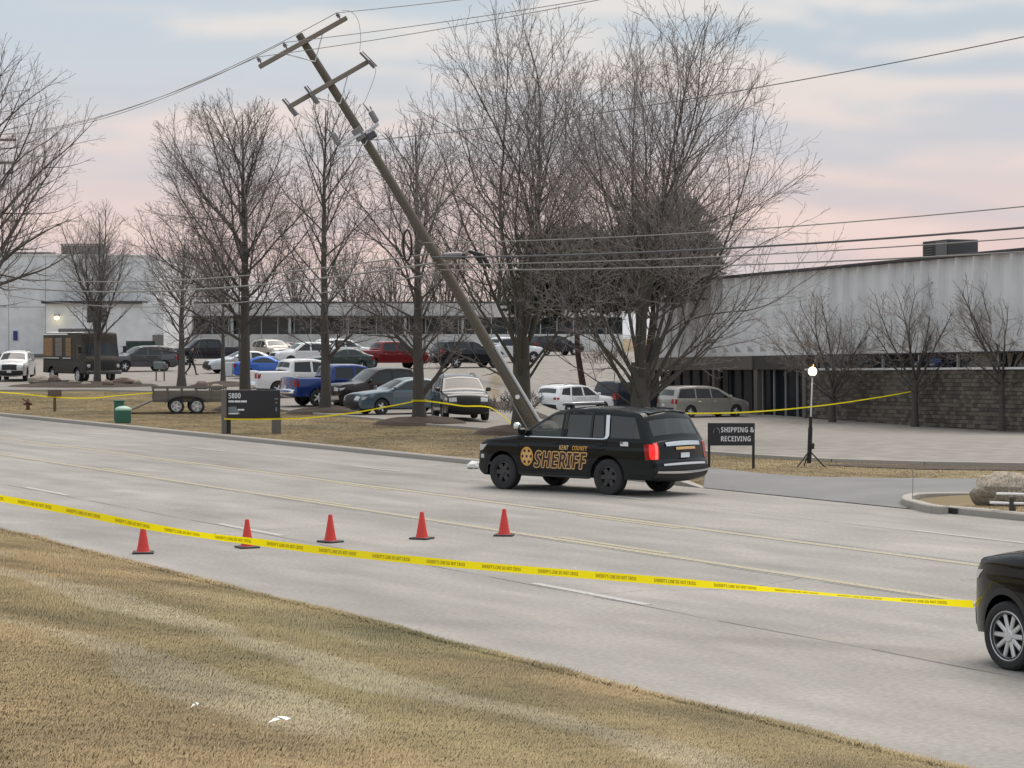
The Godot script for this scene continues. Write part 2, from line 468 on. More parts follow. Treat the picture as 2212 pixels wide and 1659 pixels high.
func steps(a: Array) -> PackedFloat32Array:   # [from, to, step] runs
	var o := PackedFloat32Array()
	for r in a:
		var x: float = r[0]
		while x < r[1] - 1e-4:
			o.append(x); x += r[2]
	return o
func build_ground() -> void:
	var ss := steps([[-600, -100, 100], [-100, 0, 20], [0, 4, 2], [4, 56, 0.35], [56, 216, 1.0], [216, 320, 8], [320, 2400, 160]])
	var qs := steps([[-300, -20, 40], [-20, -1, 2], [-1, 11.6, 0.3]])
	qs.append_array(PackedFloat32Array([11.62, 11.70, 11.72, 20.0, 29.50, 29.52, 29.8]))
	qs.append_array(steps([[30.2, 62, 0.6], [62, 170, 1.2], [170, 260, 10], [260, 2600, 180]]))
	var mb := MB.new()
	var S := ss.size()
	for q in qs:
		for s in ss:
			var qq := q
			var p := from_sq(s, qq)
			var y: float
			if q > 11.71 and q < 29.51: y = -0.12
			else: y = H(p.x, p.y)
			mb.v.push_back(Vector3(p.x, y, -p.y))
			var e := 0.4
			var n := Vector3(H(p.x - e, p.y) - H(p.x + e, p.y), 2.0 * e, H(p.x, p.y + e) - H(p.x, p.y - e)).normalized()
			mb.n.push_back(n.lerp(Vector3.UP, 0.6).normalized())
			mb.u.push_back(p * 0.1)
			mb.c.push_back(lawn_color(p.x, p.y, q))
	for i in qs.size() - 1:
		for j in S - 1:
			var a := i * S + j
			for t in [[a, a + 1, a + S], [a + 1, a + S + 1, a + S]]:
				var g := (mb.v[t[1]] - mb.v[t[0]]).cross(mb.v[t[2]] - mb.v[t[0]])
				mb.ix.push_back(t[0])
				mb.ix.push_back(t[2] if g.y > 0.0 else t[1]); mb.ix.push_back(t[1] if g.y > 0.0 else t[2])
	struct("ground", mb, M.lawn)
	# road
	mb = MB.new()
	ss = steps([[-60, 8, 4], [8, 60, 0.3], [60, 140, 0.8], [140, 700, 14]])
	qs = steps([[11.72, 29.3, 0.2]])
	qs.append(29.46)
	S = ss.size()
	for q in qs:
		for s in ss:
			var p := from_sq(s, q)
			mb.v.push_back(Vector3(p.x, 0.0, -p.y)); mb.n.push_back(Vector3.UP); mb.u.push_back(Vector2(s, q) * 0.1)
			var k := 0.93 + 0.17 * nz.get_noise_2d(s * 3.0, q * 55.0) + 0.15 * nz.get_noise_2d(s * 10.0 + 300.0, q * 16.0) + 0.16 * nz.get_noise_2d(s * 34.0 + 700.0, q * 90.0)
			k += 0.10 * smoothstep(0.28, 0.5, nz.get_noise_2d(s * 24.0 + 1500.0, q * 70.0))
			# tyre-polished bands run along the lanes
			for lane in [13.9, 17.8, 21.4, 24.8, 27.6]:
				k -= 0.045 * exp(-pow((absf(q - lane) - 0.85) / 0.35, 2.0)) * (0.6 + 0.8 * nz.get_noise_2d(s * 1.2, lane * 50.0))
			if q > 29.0 or q < 12.1: k += 0.05
			mb.c.push_back(Color(0.338, 0.325, 0.308) * k)
	for i in qs.size() - 1:
		for j in S - 1:
			var a := i * S + j
			for t in [[a, a + 1, a + S], [a + 1, a + S + 1, a + S]]:
				var g := (mb.v[t[1]] - mb.v[t[0]]).cross(mb.v[t[2]] - mb.v[t[0]])
				mb.ix.push_back(t[0])
				mb.ix.push_back(t[2] if g.y > 0.0 else t[1]); mb.ix.push_back(t[1] if g.y > 0.0 else t[2])
	struct("road", mb, M.road)
	# painted lines
	strip("yellow_lane_line", M.paint_yellow, 19.80, 0.20, -40, 400, 0, 0)
	strip("yellow_lane_line", M.paint_yellow, 23.10, 0.20, -40, 400, 0, 0)
	for s in range(-20, 200, 12):
		strip("yellow_lane_line", M.paint_yellow, 20.04, 0.17, s + 3.0, s + 6.6, 0, 0)
		strip("yellow_lane_line", M.paint_yellow, 22.86, 0.17, s + 7.0, s + 10.6, 0, 0)
	for s in [13.0, 26.7, 38.6, 50.5, 62.4, 74.3, 86.2, 98.1]:
		strip("white_lane_line", M.paint_white, 15.95, 0.15, s - 1.5, s + 1.5, 0, 0)
		strip("white_lane_line", M.paint_white, 26.3, 0.13, s + 3.0, s + 6.0, 0, 0)
	# dark open joints between road and gutter
	for a in [[30.3, 36.0, 12.02], [20.6, 23.4, 11.99], [37.0, 41.0, 11.98]]:
		strip("pavement_joint", M.crack, a[2], 0.035, a[0], a[1], 0.012, 1.0)
	for a in [[46.0, 140.0, 29.1]]:
		strip("pavement_joint", M.crack, a[2], 0.02, a[0], a[1], 0.02, 0.5)
	var hair := grain(mat("hairline", Color(0.25, 0.242, 0.234), 0.95), M.fine, 2.0)
	for e in [[15.82, 10.0, 120.0], [19.6, 10.0, 120.0], [23.35, 10.0, 120.0], [26.15, 12.0, 120.0]]:
		strip("pavement_joint", hair, e[0], 0.022, e[1], e[2], 0.012, 0.7)
	rng.seed = 909
	for e in 7:
		var s := rng.randf_range(14.0, 62.0)
		var q0 := rng.randf_range(12.3, 24.0)
		var mbc := MB.new()
		var pts := PackedVector2Array()
		var p := Vector2(s, q0)
		var dirv := Vector2(rng.randf_range(-0.35, 0.35), 1.0).normalized()
		for k in rng.randi_range(8, 22):
			pts.append(p)
			dirv = (dirv + Vector2(rng.randf_range(-0.5, 0.5), rng.randf_range(-0.15, 0.2))).normalized()
			p += dirv * 0.28
			if p.y > 29.2: break
		for k in pts.size() - 1:
			var w := rng.randf_range(0.008, 0.018)
			var a := from_sq(pts[k].x, pts[k].y); var b := from_sq(pts[k + 1].x, pts[k + 1].y)
			var a2 := from_sq(pts[k].x + w, pts[k].y); var b2 := from_sq(pts[k + 1].x + w, pts[k + 1].y)
			mbc.quad(Vector3(a.x, 0.004, -a.y), Vector3(b.x, 0.004, -b.y), Vector3(b2.x, 0.004, -b2.y), Vector3(a2.x, 0.004, -a2.y), Vector3.UP)
		struct("pavement_crack", mbc, hair)
	# kerbs
	for a in [[-60.0, 300.0, 11.70, 1.0], [DRIVE_B - 0.7, 300.0, 29.46, -1.0], [-60.0, DRIVE_A - 1.5, 29.46, -1.0]]:
		mb = MB.new()
		kerb(mb, a[0], a[1], a[2], a[3], 0.03 if a[2] < 20.0 else 0.0)
		struct("kerb", mb, M.concrete)
	lots()
func strip(nm: String, m: Material, q: float, w: float, s0: float, s1: float, wob: float, fr: float) -> void:
	var mb := MB.new()
	var n := int(maxf(2.0, ceil((s1 - s0) / 1.5)))
	for i in n:
		var a := lerpf(s0, s1, float(i) / n)
		var b := lerpf(s0, s1, float(i + 1) / n)
		var qa := q + wob * sin(a * 3.7 * fr) + wob * sin(a * 1.3)
		var qb := q + wob * sin(b * 3.7 * fr) + wob * sin(b * 1.3)
		var wa := w * (1.0 if wob == 0.0 else 0.55 + 0.45 * sin(a * 2.1))
		var P := [from_sq(a, qa - wa * 0.5), from_sq(b, qb - w * 0.5), from_sq(b, qb + w * 0.5), from_sq(a, qa + wa * 0.5)]
		mb.quad(Vector3(P[0].x, 0.005, -P[0].y), Vector3(P[1].x, 0.005, -P[1].y), Vector3(P[2].x, 0.005, -P[2].y), Vector3(P[3].x, 0.005, -P[3].y), Vector3.UP)
	struct(nm, mb, m)
func kerb(mb: MB, s0: float, s1: float, q: float, side: float, drop: float) -> void:   # upstand of 0.15 m with a rounded nose, side: +1 road is at larger q
	var n := int(ceil((s1 - s0) / (3.0 if q < 20.0 else 0.8)))
	var prof := [[0.0, -0.1], [0.0, 0.115 - drop], [-0.03, 0.145 - drop], [-0.17, 0.15 - drop], [-0.18, 0.0]]
	for i in n:
		var a := lerpf(s0, s1, float(i) / n)
		var b := lerpf(s0, s1, float(i + 1) / n)
		var ma := clampf((H(from_sq(a, Q1 + 0.1).x, from_sq(a, Q1 + 0.1).y) + 0.02) / 0.15, 0.05, 1.0) if q > 20.0 else 1.0
		var mb2 := clampf((H(from_sq(b, Q1 + 0.1).x, from_sq(b, Q1 + 0.1).y) + 0.02) / 0.15, 0.05, 1.0) if q > 20.0 else 1.0
		for k in prof.size() - 1:
			var A0 := from_sq(a, q + side * prof[k][0]); var A1 := from_sq(a, q + side * prof[k + 1][0])
			var B0 := from_sq(b, q + side * prof[k][0]); var B1 := from_sq(b, q + side * prof[k + 1][0])
			mb.quad(Vector3(A0.x, prof[k][1] * ma, -A0.y), Vector3(B0.x, prof[k][1] * mb2, -B0.y), Vector3(B1.x, prof[k + 1][1] * mb2, -B1.y), Vector3(A1.x, prof[k + 1][1] * ma, -A1.y), Vector3(RN.x * side, 0.4, -RN.y * side))
	for e in [[s0, -1.0], [s1, 1.0]]:
		var C := []
		for p in prof:
			var c := from_sq(e[0], q + side * p[0])
			C.append(Vector3(c.x, p[1] * (0.05 if q > 20.0 and s0 > 0.0 and e[1] < 0.0 else 1.0), -c.y))
		for k in range(1, C.size() - 1): mb.flat(C[0], C[k], C[k + 1], Vector3(RD.x, 0, -RD.y) * e[1])
func pxpoly(a: Array) -> PackedVector2Array:
	var o := PackedVector2Array()
	for p in a: o.append(gp(p[0], p[1]))
	return o
func lots() -> void:
	var mb := MB.new()
	var front := [[-250, 847], [200, 845], [420, 850], [560, 877], [640, 893], [823, 909], [934, 922], [1057, 931], [1300, 952], [1530, 982], [1660, 991], [1800, 999], [2000, 1005], [2300, 1010]]
	var poly := pxpoly(front)
	poly.append(Vector2(40, 95)); poly.append(Vector2(34, 124)); poly.append(Vector2(26, 145)); poly.append(Vector2(24, 209)); poly.append(Vector2(-70, 209)); poly.append(Vector2(-70, 130))
	drape(mb, poly, 0.07, 2.0, 0.1)
	struct("parking_lot", mb, M.asphalt)
	mb = MB.new()
	for i in front.size() - 1:
		var a0: Vector2 = poly[i]
		var a1: Vector2 = poly[i + 1]
		var nn := int(ceil(a0.distance_to(a1) / 2.0))
		for k in nn:
			var p0 := a0.lerp(a1, float(k) / nn)
			var p1 := a0.lerp(a1, float(k + 1) / nn)
			var y0 := H(p0.x, p0.y)
			var y1 := H(p1.x, p1.y)
			var w := (p1 - p0).normalized().orthogonal() * 0.075
			var h := 0.10
			mb.quad(Vector3(p0.x - w.x, y0 + h, -p0.y + w.y), Vector3(p1.x - w.x, y1 + h, -p1.y + w.y), Vector3(p1.x + w.x, y1 + h, -p1.y - w.y), Vector3(p0.x + w.x, y0 + h, -p0.y - w.y), Vector3.UP)
			for s in [-1.0, 1.0]:
				var c0: Vector2 = p0 + w * s
				var c1: Vector2 = p1 + w * s
				mb.quad(Vector3(c0.x, y0 - 0.1, -c0.y), Vector3(c1.x, y1 - 0.1, -c1.y), Vector3(c1.x, y1 + h, -c1.y), Vector3(c0.x, y0 + h, -c0.y), Vector3(w.x * s, 0, -w.y * s))
	struct("kerb", mb, M.concrete)
	# driveway lane between the kerb island and the turf strip
	mb = MB.new()
	var a := from_sq(DRIVE_B, Q1 + 0.02)
	var b := from_sq(DRIVE_A - 0.4, Q1 + 0.02)
	poly = PackedVector2Array([a])
	poly.append_array(pxpoly([[1530, 1012], [1560, 1016], [1650, 1026], [1750, 1033], [1900, 1036], [2130, 1037], [2400, 1040], [2400, 1063], [2230, 1063], [2100, 1066], [2010, 1071], [1968, 1078], [1955, 1088]]))
	poly.append(b)
	drape(mb, poly, 0.035, 1.0, 0.1)
	struct("driveway", mb, M.asphalt_dark)
	# beds of mulch
	for e in [[180, 836, 4.6, 3.0, 1], [1118, 888, 1.9, 3.6, 5], [482, 836, 2.0, 2.0, 6]]:
		mb = MB.new()
		var c := gp(e[0], e[1])
		mound(mb, c, e[2], e[3], 0.22, e[4])
		struct("mulch_bed", mb, M.mulch)
	for e in [[704, 101.0, 1.75], [908, 88.5, 1.95], [530, 105.0, 1.6], [1128, 80.0, 1.8], [1388, 75.0, 1.9]]:
		mb = MB.new()
		mound(mb, Vector2(X(e[0], e[1]), e[1]), e[2], e[2], 0.26, int(e[0]))
		struct("mulch_bed", mb, M.mulch)
	# bare soil along the turf strip
	mb = MB.new()
	poly = pxpoly([[1780, 1006], [1860, 1010], [1990, 1015], [2300, 1019], [2300, 1011], [2080, 1008], [1940, 1006], [1840, 1003]])
	drape(mb, poly, 0.02, 1.0)
	struct("bare_soil", mb, M.mulch)
func mound(mb: MB, c: Vector2, rx: float, ry: float, h: float, sd: int) -> void:
	var nr := 7
	var ns := 26
	var P := []
	for i in nr + 1:
		var row := []
		for j in ns:
			var a := TAU * j / ns
			var t := float(i) / nr
			var w := 1.0 + 0.16 * nz.get_noise_2d(cos(a) * 50.0 + sd * 31.0, sin(a) * 50.0)
			var q := c + Vector2(cos(a) * rx, sin(a) * ry) * t * w
			row.append(Vector3(q.x, H(q.x, q.y) + 0.065 + h * (1.0 - t * t) * (1.0 + 0.5 * nz.get_noise_2d(q.x * 60.0, q.y * 60.0)) - (0.09 if i == nr else 0.0), -q.y))
		P.append(row)
	for i in nr:
		for j in ns:
			mb.quad(P[i][j], P[i][(j + 1) % ns], P[i + 1][(j + 1) % ns], P[i + 1][j], Vector3.UP)

func build_grass() -> void:
	# tufts of short dormant turf; the area in front of the camera only
	var mb := MB.new()
	rng.seed = 77
	for k in 8:
		var a := TAU * k / 8.0 + rng.randf() * 0.6
		var o := Vector3(cos(a), 0, sin(a))
		var b := o * rng.randf_range(0.004, 0.030)
		var side := Vector3(-o.z, 0, o.x) * 0.0042
		var tip := b + o * rng.randf_range(0.012, 0.040) + Vector3.UP * rng.randf_range(0.012, 0.030)
		var nn := (Vector3.UP + o * 0.4).normalized()
		mb.tri(b - side, b + side, tip, nn, nn, nn)
	for k in mb.v.size(): mb.c.push_back(Color(1, 1, 1))
	var me := mb.mesh(M.grass_blade)
	var xs: Array[Transform3D] = []
	var cs: Array[Color] = []
	var tries := 0
	while xs.size() < 330000 and tries < 1800000:
		tries += 1
		var s := rng.randf_range(6.0, 46.0)
		var q := rng.randf_range(1.0, 11.9)
		var p := from_sq(s, q)
		if p.y < 8.0 or absf(p.x) > p.y * 0.235: continue
		if rng.randf() > clampf(1.35 - p.y / 42.0, 0.25, 1.0): continue
		if q > 11.72 and rng.randf() > 0.8: continue
		if q > 11.62 + 0.22 * nz.get_noise_2d(s * 22.0, 5.0): continue
		var y := H(p.x, minf(p.y, p.y))
		if (EYE - y) / p.y > 0.20: continue
		var sc := rng.randf_range(0.5, 1.0)
		if q > 11.4: sc *= 1.7
		var clump := rng.randf() < 0.035
		if clump: sc *= 1.5
		xs.append(Transform3D(Basis(Vector3.UP, rng.randf() * TAU).scaled(Vector3(sc, sc * rng.randf_range(0.7, 1.2), sc)), Vector3(p.x, y - 0.004, -p.y)))
		cs.append(lawn_color(p.x, p.y, q) * (rng.randf_range(0.7, 1.6) if not clump else rng.randf_range(0.7, 1.35)))
	multi("grass", me, xs, cs, "short dormant turf blades on the near roadside bank")
	xs = []; cs = []
	tries = 0
	while xs.size() < 70000 and tries < 700000:
		tries += 1
		var s := rng.randf_range(30.0, 120.0)
		var q := rng.randf_range(29.7, 44.0)
		if s > DRIVE_A - 1.5 and s < DRIVE_B + 0.3 and q < 34.5: continue
		var p := from_sq(s, q)
		if absf(p.x) > p.y * 0.235: continue
		if on_paving(p): continue
		var sc := rng.randf_range(0.9, 1.9)
		xs.append(Transform3D(Basis(Vector3.UP, rng.randf() * TAU).scaled(Vector3(sc, sc * 0.8, sc)), Vector3(p.x, H(p.x, p.y) - 0.004, -p.y)))
		cs.append(lawn_color(p.x, p.y, q) * rng.randf_range(0.85, 1.5))
	multi("lawn_grass", me, xs, cs, "short straw coloured lawn beyond the far kerb")
var paved := []
func on_paving(p: Vector2) -> bool:
	if paved.is_empty():
		paved.append(pxpoly([[-250, 847], [200, 845], [420, 850], [560, 877], [640, 893], [823, 909], [934, 922], [1057, 931], [1300, 952], [1530, 982], [1660, 991], [1800, 999], [2000, 1005], [2300, 1010], [2300, 860], [1000, 800], [-250, 800]]))
		paved.append(pxpoly([[1525, 1068], [1530, 1012], [1560, 1016], [1650, 1026], [1750, 1033], [1900, 1036], [2130, 1037], [2400, 1040], [2400, 1063], [2230, 1063], [2100, 1066], [2010, 1071], [1968, 1078], [1955, 1100]]))
	for a in paved:
		if Geometry2D.is_point_in_polygon(p, a): return true
	return false
func multi(nm: String, me: Mesh, xs: Array[Transform3D], cs: Array[Color], label: String) -> void:
	var mm := MultiMesh.new()
	mm.transform_format = MultiMesh.TRANSFORM_3D
	mm.use_colors = true
	mm.mesh = me
	mm.instance_count = xs.size()
	for i in xs.size():
		mm.set_instance_transform(i, xs[i]); mm.set_instance_color(i, cs[i])
	var o := MultiMeshInstance3D.new()
	o.name = nm; o.multimesh = mm
	add_child(o)
	o.set_meta("kind", "stuff")
	tag(o, label, "grass")
# ------------------------------------------------------------------ trees
class Growth:
	var rng := RandomNumberGenerator.new()
	var wood := MB.new()
	var twigs := MB.new()
	var c := Vector3.ZERO      # crown envelope
	var r := Vector3.ONE
	var dens := [0.0, 1.9, 3.0, 4.6]
	var ratio := [0.0, 0.50, 0.46, 0.42]
	var minr := [0.1, 0.019, 0.010, 0.0064, 0.0050]
	var seglen := [0.6, 0.55, 0.40, 0.28, 0.24]
	var wob := [0.03, 0.13, 0.17, 0.18, 0.18]
	var trop := [0.0, 0.035, 0.05, 0.05, 0.05]
	var sides := [10, 7, 5, 3, 3]
	var last := 4
	var twist := 0.0
	func room(p: Vector3, d: Vector3) -> float:
		var q := (p - c) / r
		var e := d / r
		var A := e.dot(e)
		var B := q.dot(e)
		var C := q.dot(q) - 1.0
		var D := B * B - A * C
		if D <= 0.0: return 0.25
		return maxf(0.2, (-B + sqrt(D)) / A)
	func branch(p: Vector3, d: Vector3, L: float, r0: float, lev: int) -> void:
		var n := maxi(2, int(ceil(L / seglen[lev])))
		var seg := L / n
		var pts := PackedVector3Array([p])
		var rad := PackedFloat32Array([r0])
		var dirs := PackedVector3Array([d])
		var w: float = wob[lev]
		var rend: float = maxf(minr[mini(lev + 1, 4)], r0 * 0.10)
		for i in n:
			d += Vector3(rng.randf_range(-w, w), rng.randf_range(-w, w) + trop[lev], rng.randf_range(-w, w))
			d = d.normalized()
			p += d * seg
			pts.push_back(p)
			rad.push_back(lerpf(r0, rend, pow(float(i + 1) / n, 0.85)))
			dirs.push_back(d)
		if lev <= 2: wood.tube(pts, rad, sides[lev], false)
		else: twigs.tube(pts, rad, 3, false)
		if lev >= last: return
		var m := int(round(L * dens[lev]))
		var az := rng.randf() * TAU
		var t0 := 0.22 if lev == 1 else 0.12
		for j in m:
			var t := lerpf(t0, 0.98, (j + rng.randf()) / m)
			var f := t * n
			var i := mini(int(f), n - 1)
			var pos := pts[i].lerp(pts[i + 1], f - i)
			var ax := dirs[i + 1]
			az += 2.4 + rng.randf_range(-0.5, 0.5)
			var s := ax.cross(Vector3.UP if absf(ax.y) < 0.95 else Vector3.RIGHT).normalized()
			var o := s * cos(az) + ax.cross(s) * sin(az)
			var ang := lerpf(0.95, 0.5, t) * rng.randf_range(0.75, 1.2)
			var cd := (ax * cos(ang) + o * sin(ang)).normalized()
			var cl: float = L * ratio[lev] * (1.15 - 0.7 * t) * rng.randf_range(0.65, 1.25)
			cl = minf(cl, room(pos, cd) * 1.02)
			if cl < 0.10: continue
			var rr: float = lerpf(rad[i], rad[i + 1], f - i)
			branch(pos, cd, cl, clampf(rr * 0.55, minr[lev + 1], minr[lev + 1] * 4.5), lev + 1)
# a bare tree: h total height, w crown radius, fork = height of the first limbs, tr = trunk radius
func tree(nm: String, label: String, u: float, d: float, h: float, w: float, fork: float, tr: float, limbs: int, leader: bool, sd: int, o := {}) -> Node3D:
	var t := Growth.new()
	t.rng.seed = sd
	var g := t.rng
	var bot: float = o.get("bottom", fork * 0.75)
	t.c = Vector3(o.get("skew", 0.0), (h + bot) * 0.5, 0)
	t.r = Vector3(w, (h - bot) * 0.5, w)
	t.last = o.get("levels", 4)
	var k: float = o.get("dens", 1.0)
	t.dens = [0.0, 1.9 * k, 3.0 * k, 4.4 * k]
	for i in 5: t.minr[i] *= o.get("thick", 1.0)
	if o.has("trop"): t.trop = [0.0, o.trop, o.trop, 0.05, 0.05]
	# trunk with a flared foot
	var top := h * 0.93 if leader else fork
	var pts := PackedVector3Array()
	var rad := PackedFloat32Array()
	var n := int(ceil(top / 0.5))
	var lean: float = o.get("lean", 0.0)
	var wander := Vector3.ZERO
	for i in n + 1:
		var f := float(i) / n
		var y := -0.25 + (top + 0.25) * f
		if i > 1: wander += Vector3(g.randf_range(-1, 1), 0, g.randf_range(-1, 1)) * (0.035 if leader else 0.02)
		pts.push_back(Vector3(lean * maxf(y, 0.0), y, 0) + wander)
		var r := tr * (1.0 - (0.93 * pow(f, 0.9) if leader else 0.12 * f))
		r += tr * 0.55 * exp(-maxf(y, 0.0) / 0.28)
		rad.push_back(maxf(r, 0.012))
	t.wood.tube(pts, rad, 12, false)
	var az := g.randf() * TAU
	for j in limbs:
		az += 2.39996 + g.randf_range(-0.35, 0.35)
		var f := (j + g.randf() * 0.6) / limbs
		var y := lerpf(fork, h * 0.86, pow(f, 1.15)) if leader else lerpf(fork * o.get("first", 0.72), fork * 0.985, f)
		var i := clampi(int((y + 0.25) / (top + 0.25) * n), 0, n - 1)
		var pos := pts[i].lerp(pts[i + 1], clampf((y - pts[i].y) / maxf(pts[i + 1].y - pts[i].y, 0.01), 0, 1))
		var inc: float = lerpf(1.02, 0.42, f) if leader else lerpf(o.get("wide", 0.95), 0.10, pow(f, o.get("even", 0.8)))
		inc *= g.randf_range(0.85, 1.15)
		var dir := Vector3(cos(az) * sin(inc), cos(inc), sin(az) * sin(inc))
		var L := t.room(pos, dir) * g.randf_range(0.86, 1.0)
		var lr: float = clampf(L * (0.0115 if leader else 0.0165) * o.get("limb", 1.0), 0.03, tr * 0.62)
		t.branch(pos, dir, L, lr, 1)
	for e in o.get("extra", []):   # limbs of their own: [height, direction, length, radius]
		t.branch(Vector3(lean * e[0], e[0], 0), (e[1] as Vector3).normalized(), e[2], e[3], 1)
	var node := thing(nm, label, "tree", on(u, d), 0.0, o.get("group", ""))
	part("trunk", t.wood, M[o.get("bark", "bark")], node)
	part("crown", t.twigs, M[o.get("twig", "twig")], node)
	return node

func pine(label: String, u: float, d: float, h: float, blobs: Array, lean: float, sd: int) -> void:
	rng.seed = sd
	var node := thing("pine_tree", label, "tree", on(u, d))
	var mb := MB.new()
	var pts := PackedVector3Array()
	var rad := PackedFloat32Array()
	for i in 13:
		var y := -0.2 + (h * 0.9) * i / 12.0
		pts.push_back(Vector3(lean * y + 0.07 * sin(y * 1.3), y, 0.05 * sin(y * 0.9)))
		rad.push_back(lerpf(0.24, 0.05, i / 12.0))
	mb.tube(pts, rad, 9, false)
	var nd := MB.new()
	for b in blobs:   # [x, y, z, rx, ry]
		var c := Vector3(b[0], b[1], b[2])
		for k in 14:   # limbs out to the foliage
			var o := Vector3(rng.randf_range(-1, 1), rng.randf_range(-0.5, 0.8), rng.randf_range(-1, 1)).normalized()
			var p0 := Vector3(lean * (c.y - 0.6), c.y - 0.6, 0)
			mb.tube(PackedVector3Array([p0, p0.lerp(c + o * b[3] * 0.6, 0.5) + Vector3(0, 0.1, 0), c + o * Vector3(b[3], b[4], b[3]) * 0.85]), PackedFloat32Array([0.05, 0.035, 0.012]), 5, false)
		var cl := int(185 * b[3] * b[4])
		for k in cl:
			var o := Vector3(rng.randf_range(-1, 1), rng.randf_range(-1, 1), rng.randf_range(-1, 1))
			if o.length() > 1.0: o = o.normalized() * rng.randf_range(0.7, 1.0)
			o *= 0.72 + 0.5 * nz.get_noise_3d(o.x * 110.0 + b[0] * 60.0, o.y * 110.0, o.z * 110.0) + 0.2 * rng.randf()
			var p := c + o * Vector3(b[3], b[4], b[3])
			var tone := rng.randf_range(0.7, 1.35)
			var col := Color(0.046, 0.066, 0.036) * tone
			var axis := (o * 0.8 + Vector3(rng.randf_range(-0.6, 0.6), rng.randf_range(0.0, 0.9), rng.randf_range(-0.6, 0.6))).normalized()
			for m in 22:
				var dd := (axis + Vector3(rng.randf_range(-1, 1), rng.randf_range(-1, 1), rng.randf_range(-1, 1)) * 0.85).normalized()
				var s := dd.cross(Vector3(rng.randf_range(-1, 1), rng.randf_range(-1, 1), rng.randf_range(-1, 1))).normalized() * 0.028
				var q := p + axis * rng.randf_range(-0.16, 0.16)
				nd.tri(q - s, q + s, q + dd * rng.randf_range(0.18, 0.34), dd, dd, axis)
				for z in 3: nd.c.push_back(col)
	part("trunk", mb, M.pine_bark, node)
	part("crown", nd, M.needles, node)

func shrub(nm: String, label: String, u: float, v: float, w: float, h: float, sd: int, mt := "shrub", group := "") -> void:
	var p := gp(u, v)
	var node := thing(nm, label, "shrub", Vector3(p.x, H(p.x, p.y), -p.y), 0.0, group)
	var t := Growth.new()
	t.rng.seed = sd
	t.c = Vector3(0, h * 0.35, 0); t.r = Vector3(w, h * 0.65, w)
	t.dens = [0.0, 5.0, 7.0, 6.0]; t.seglen = [0.3, 0.25, 0.2, 0.15, 0.1]; t.last = 3
	t.minr = [0.03, 0.014, 0.010, 0.008, 0.006]
	for k in 26:
		var a := t.rng.randf() * TAU
		var q := sqrt(t.rng.randf()) * w * 0.6
		var d := Vector3(cos(a) * 0.8, t.rng.randf_range(0.6, 1.3), sin(a) * 0.8).normalized()
		var s := Vector3(cos(a) * q, -0.05, sin(a) * q)
		t.branch(s, d, t.room(s, d) * t.rng.randf_range(0.7, 1.0), 0.014, 1)
	part("stem", t.wood, M.bark, node)
	part("foliage", t.twigs, M[mt], node)

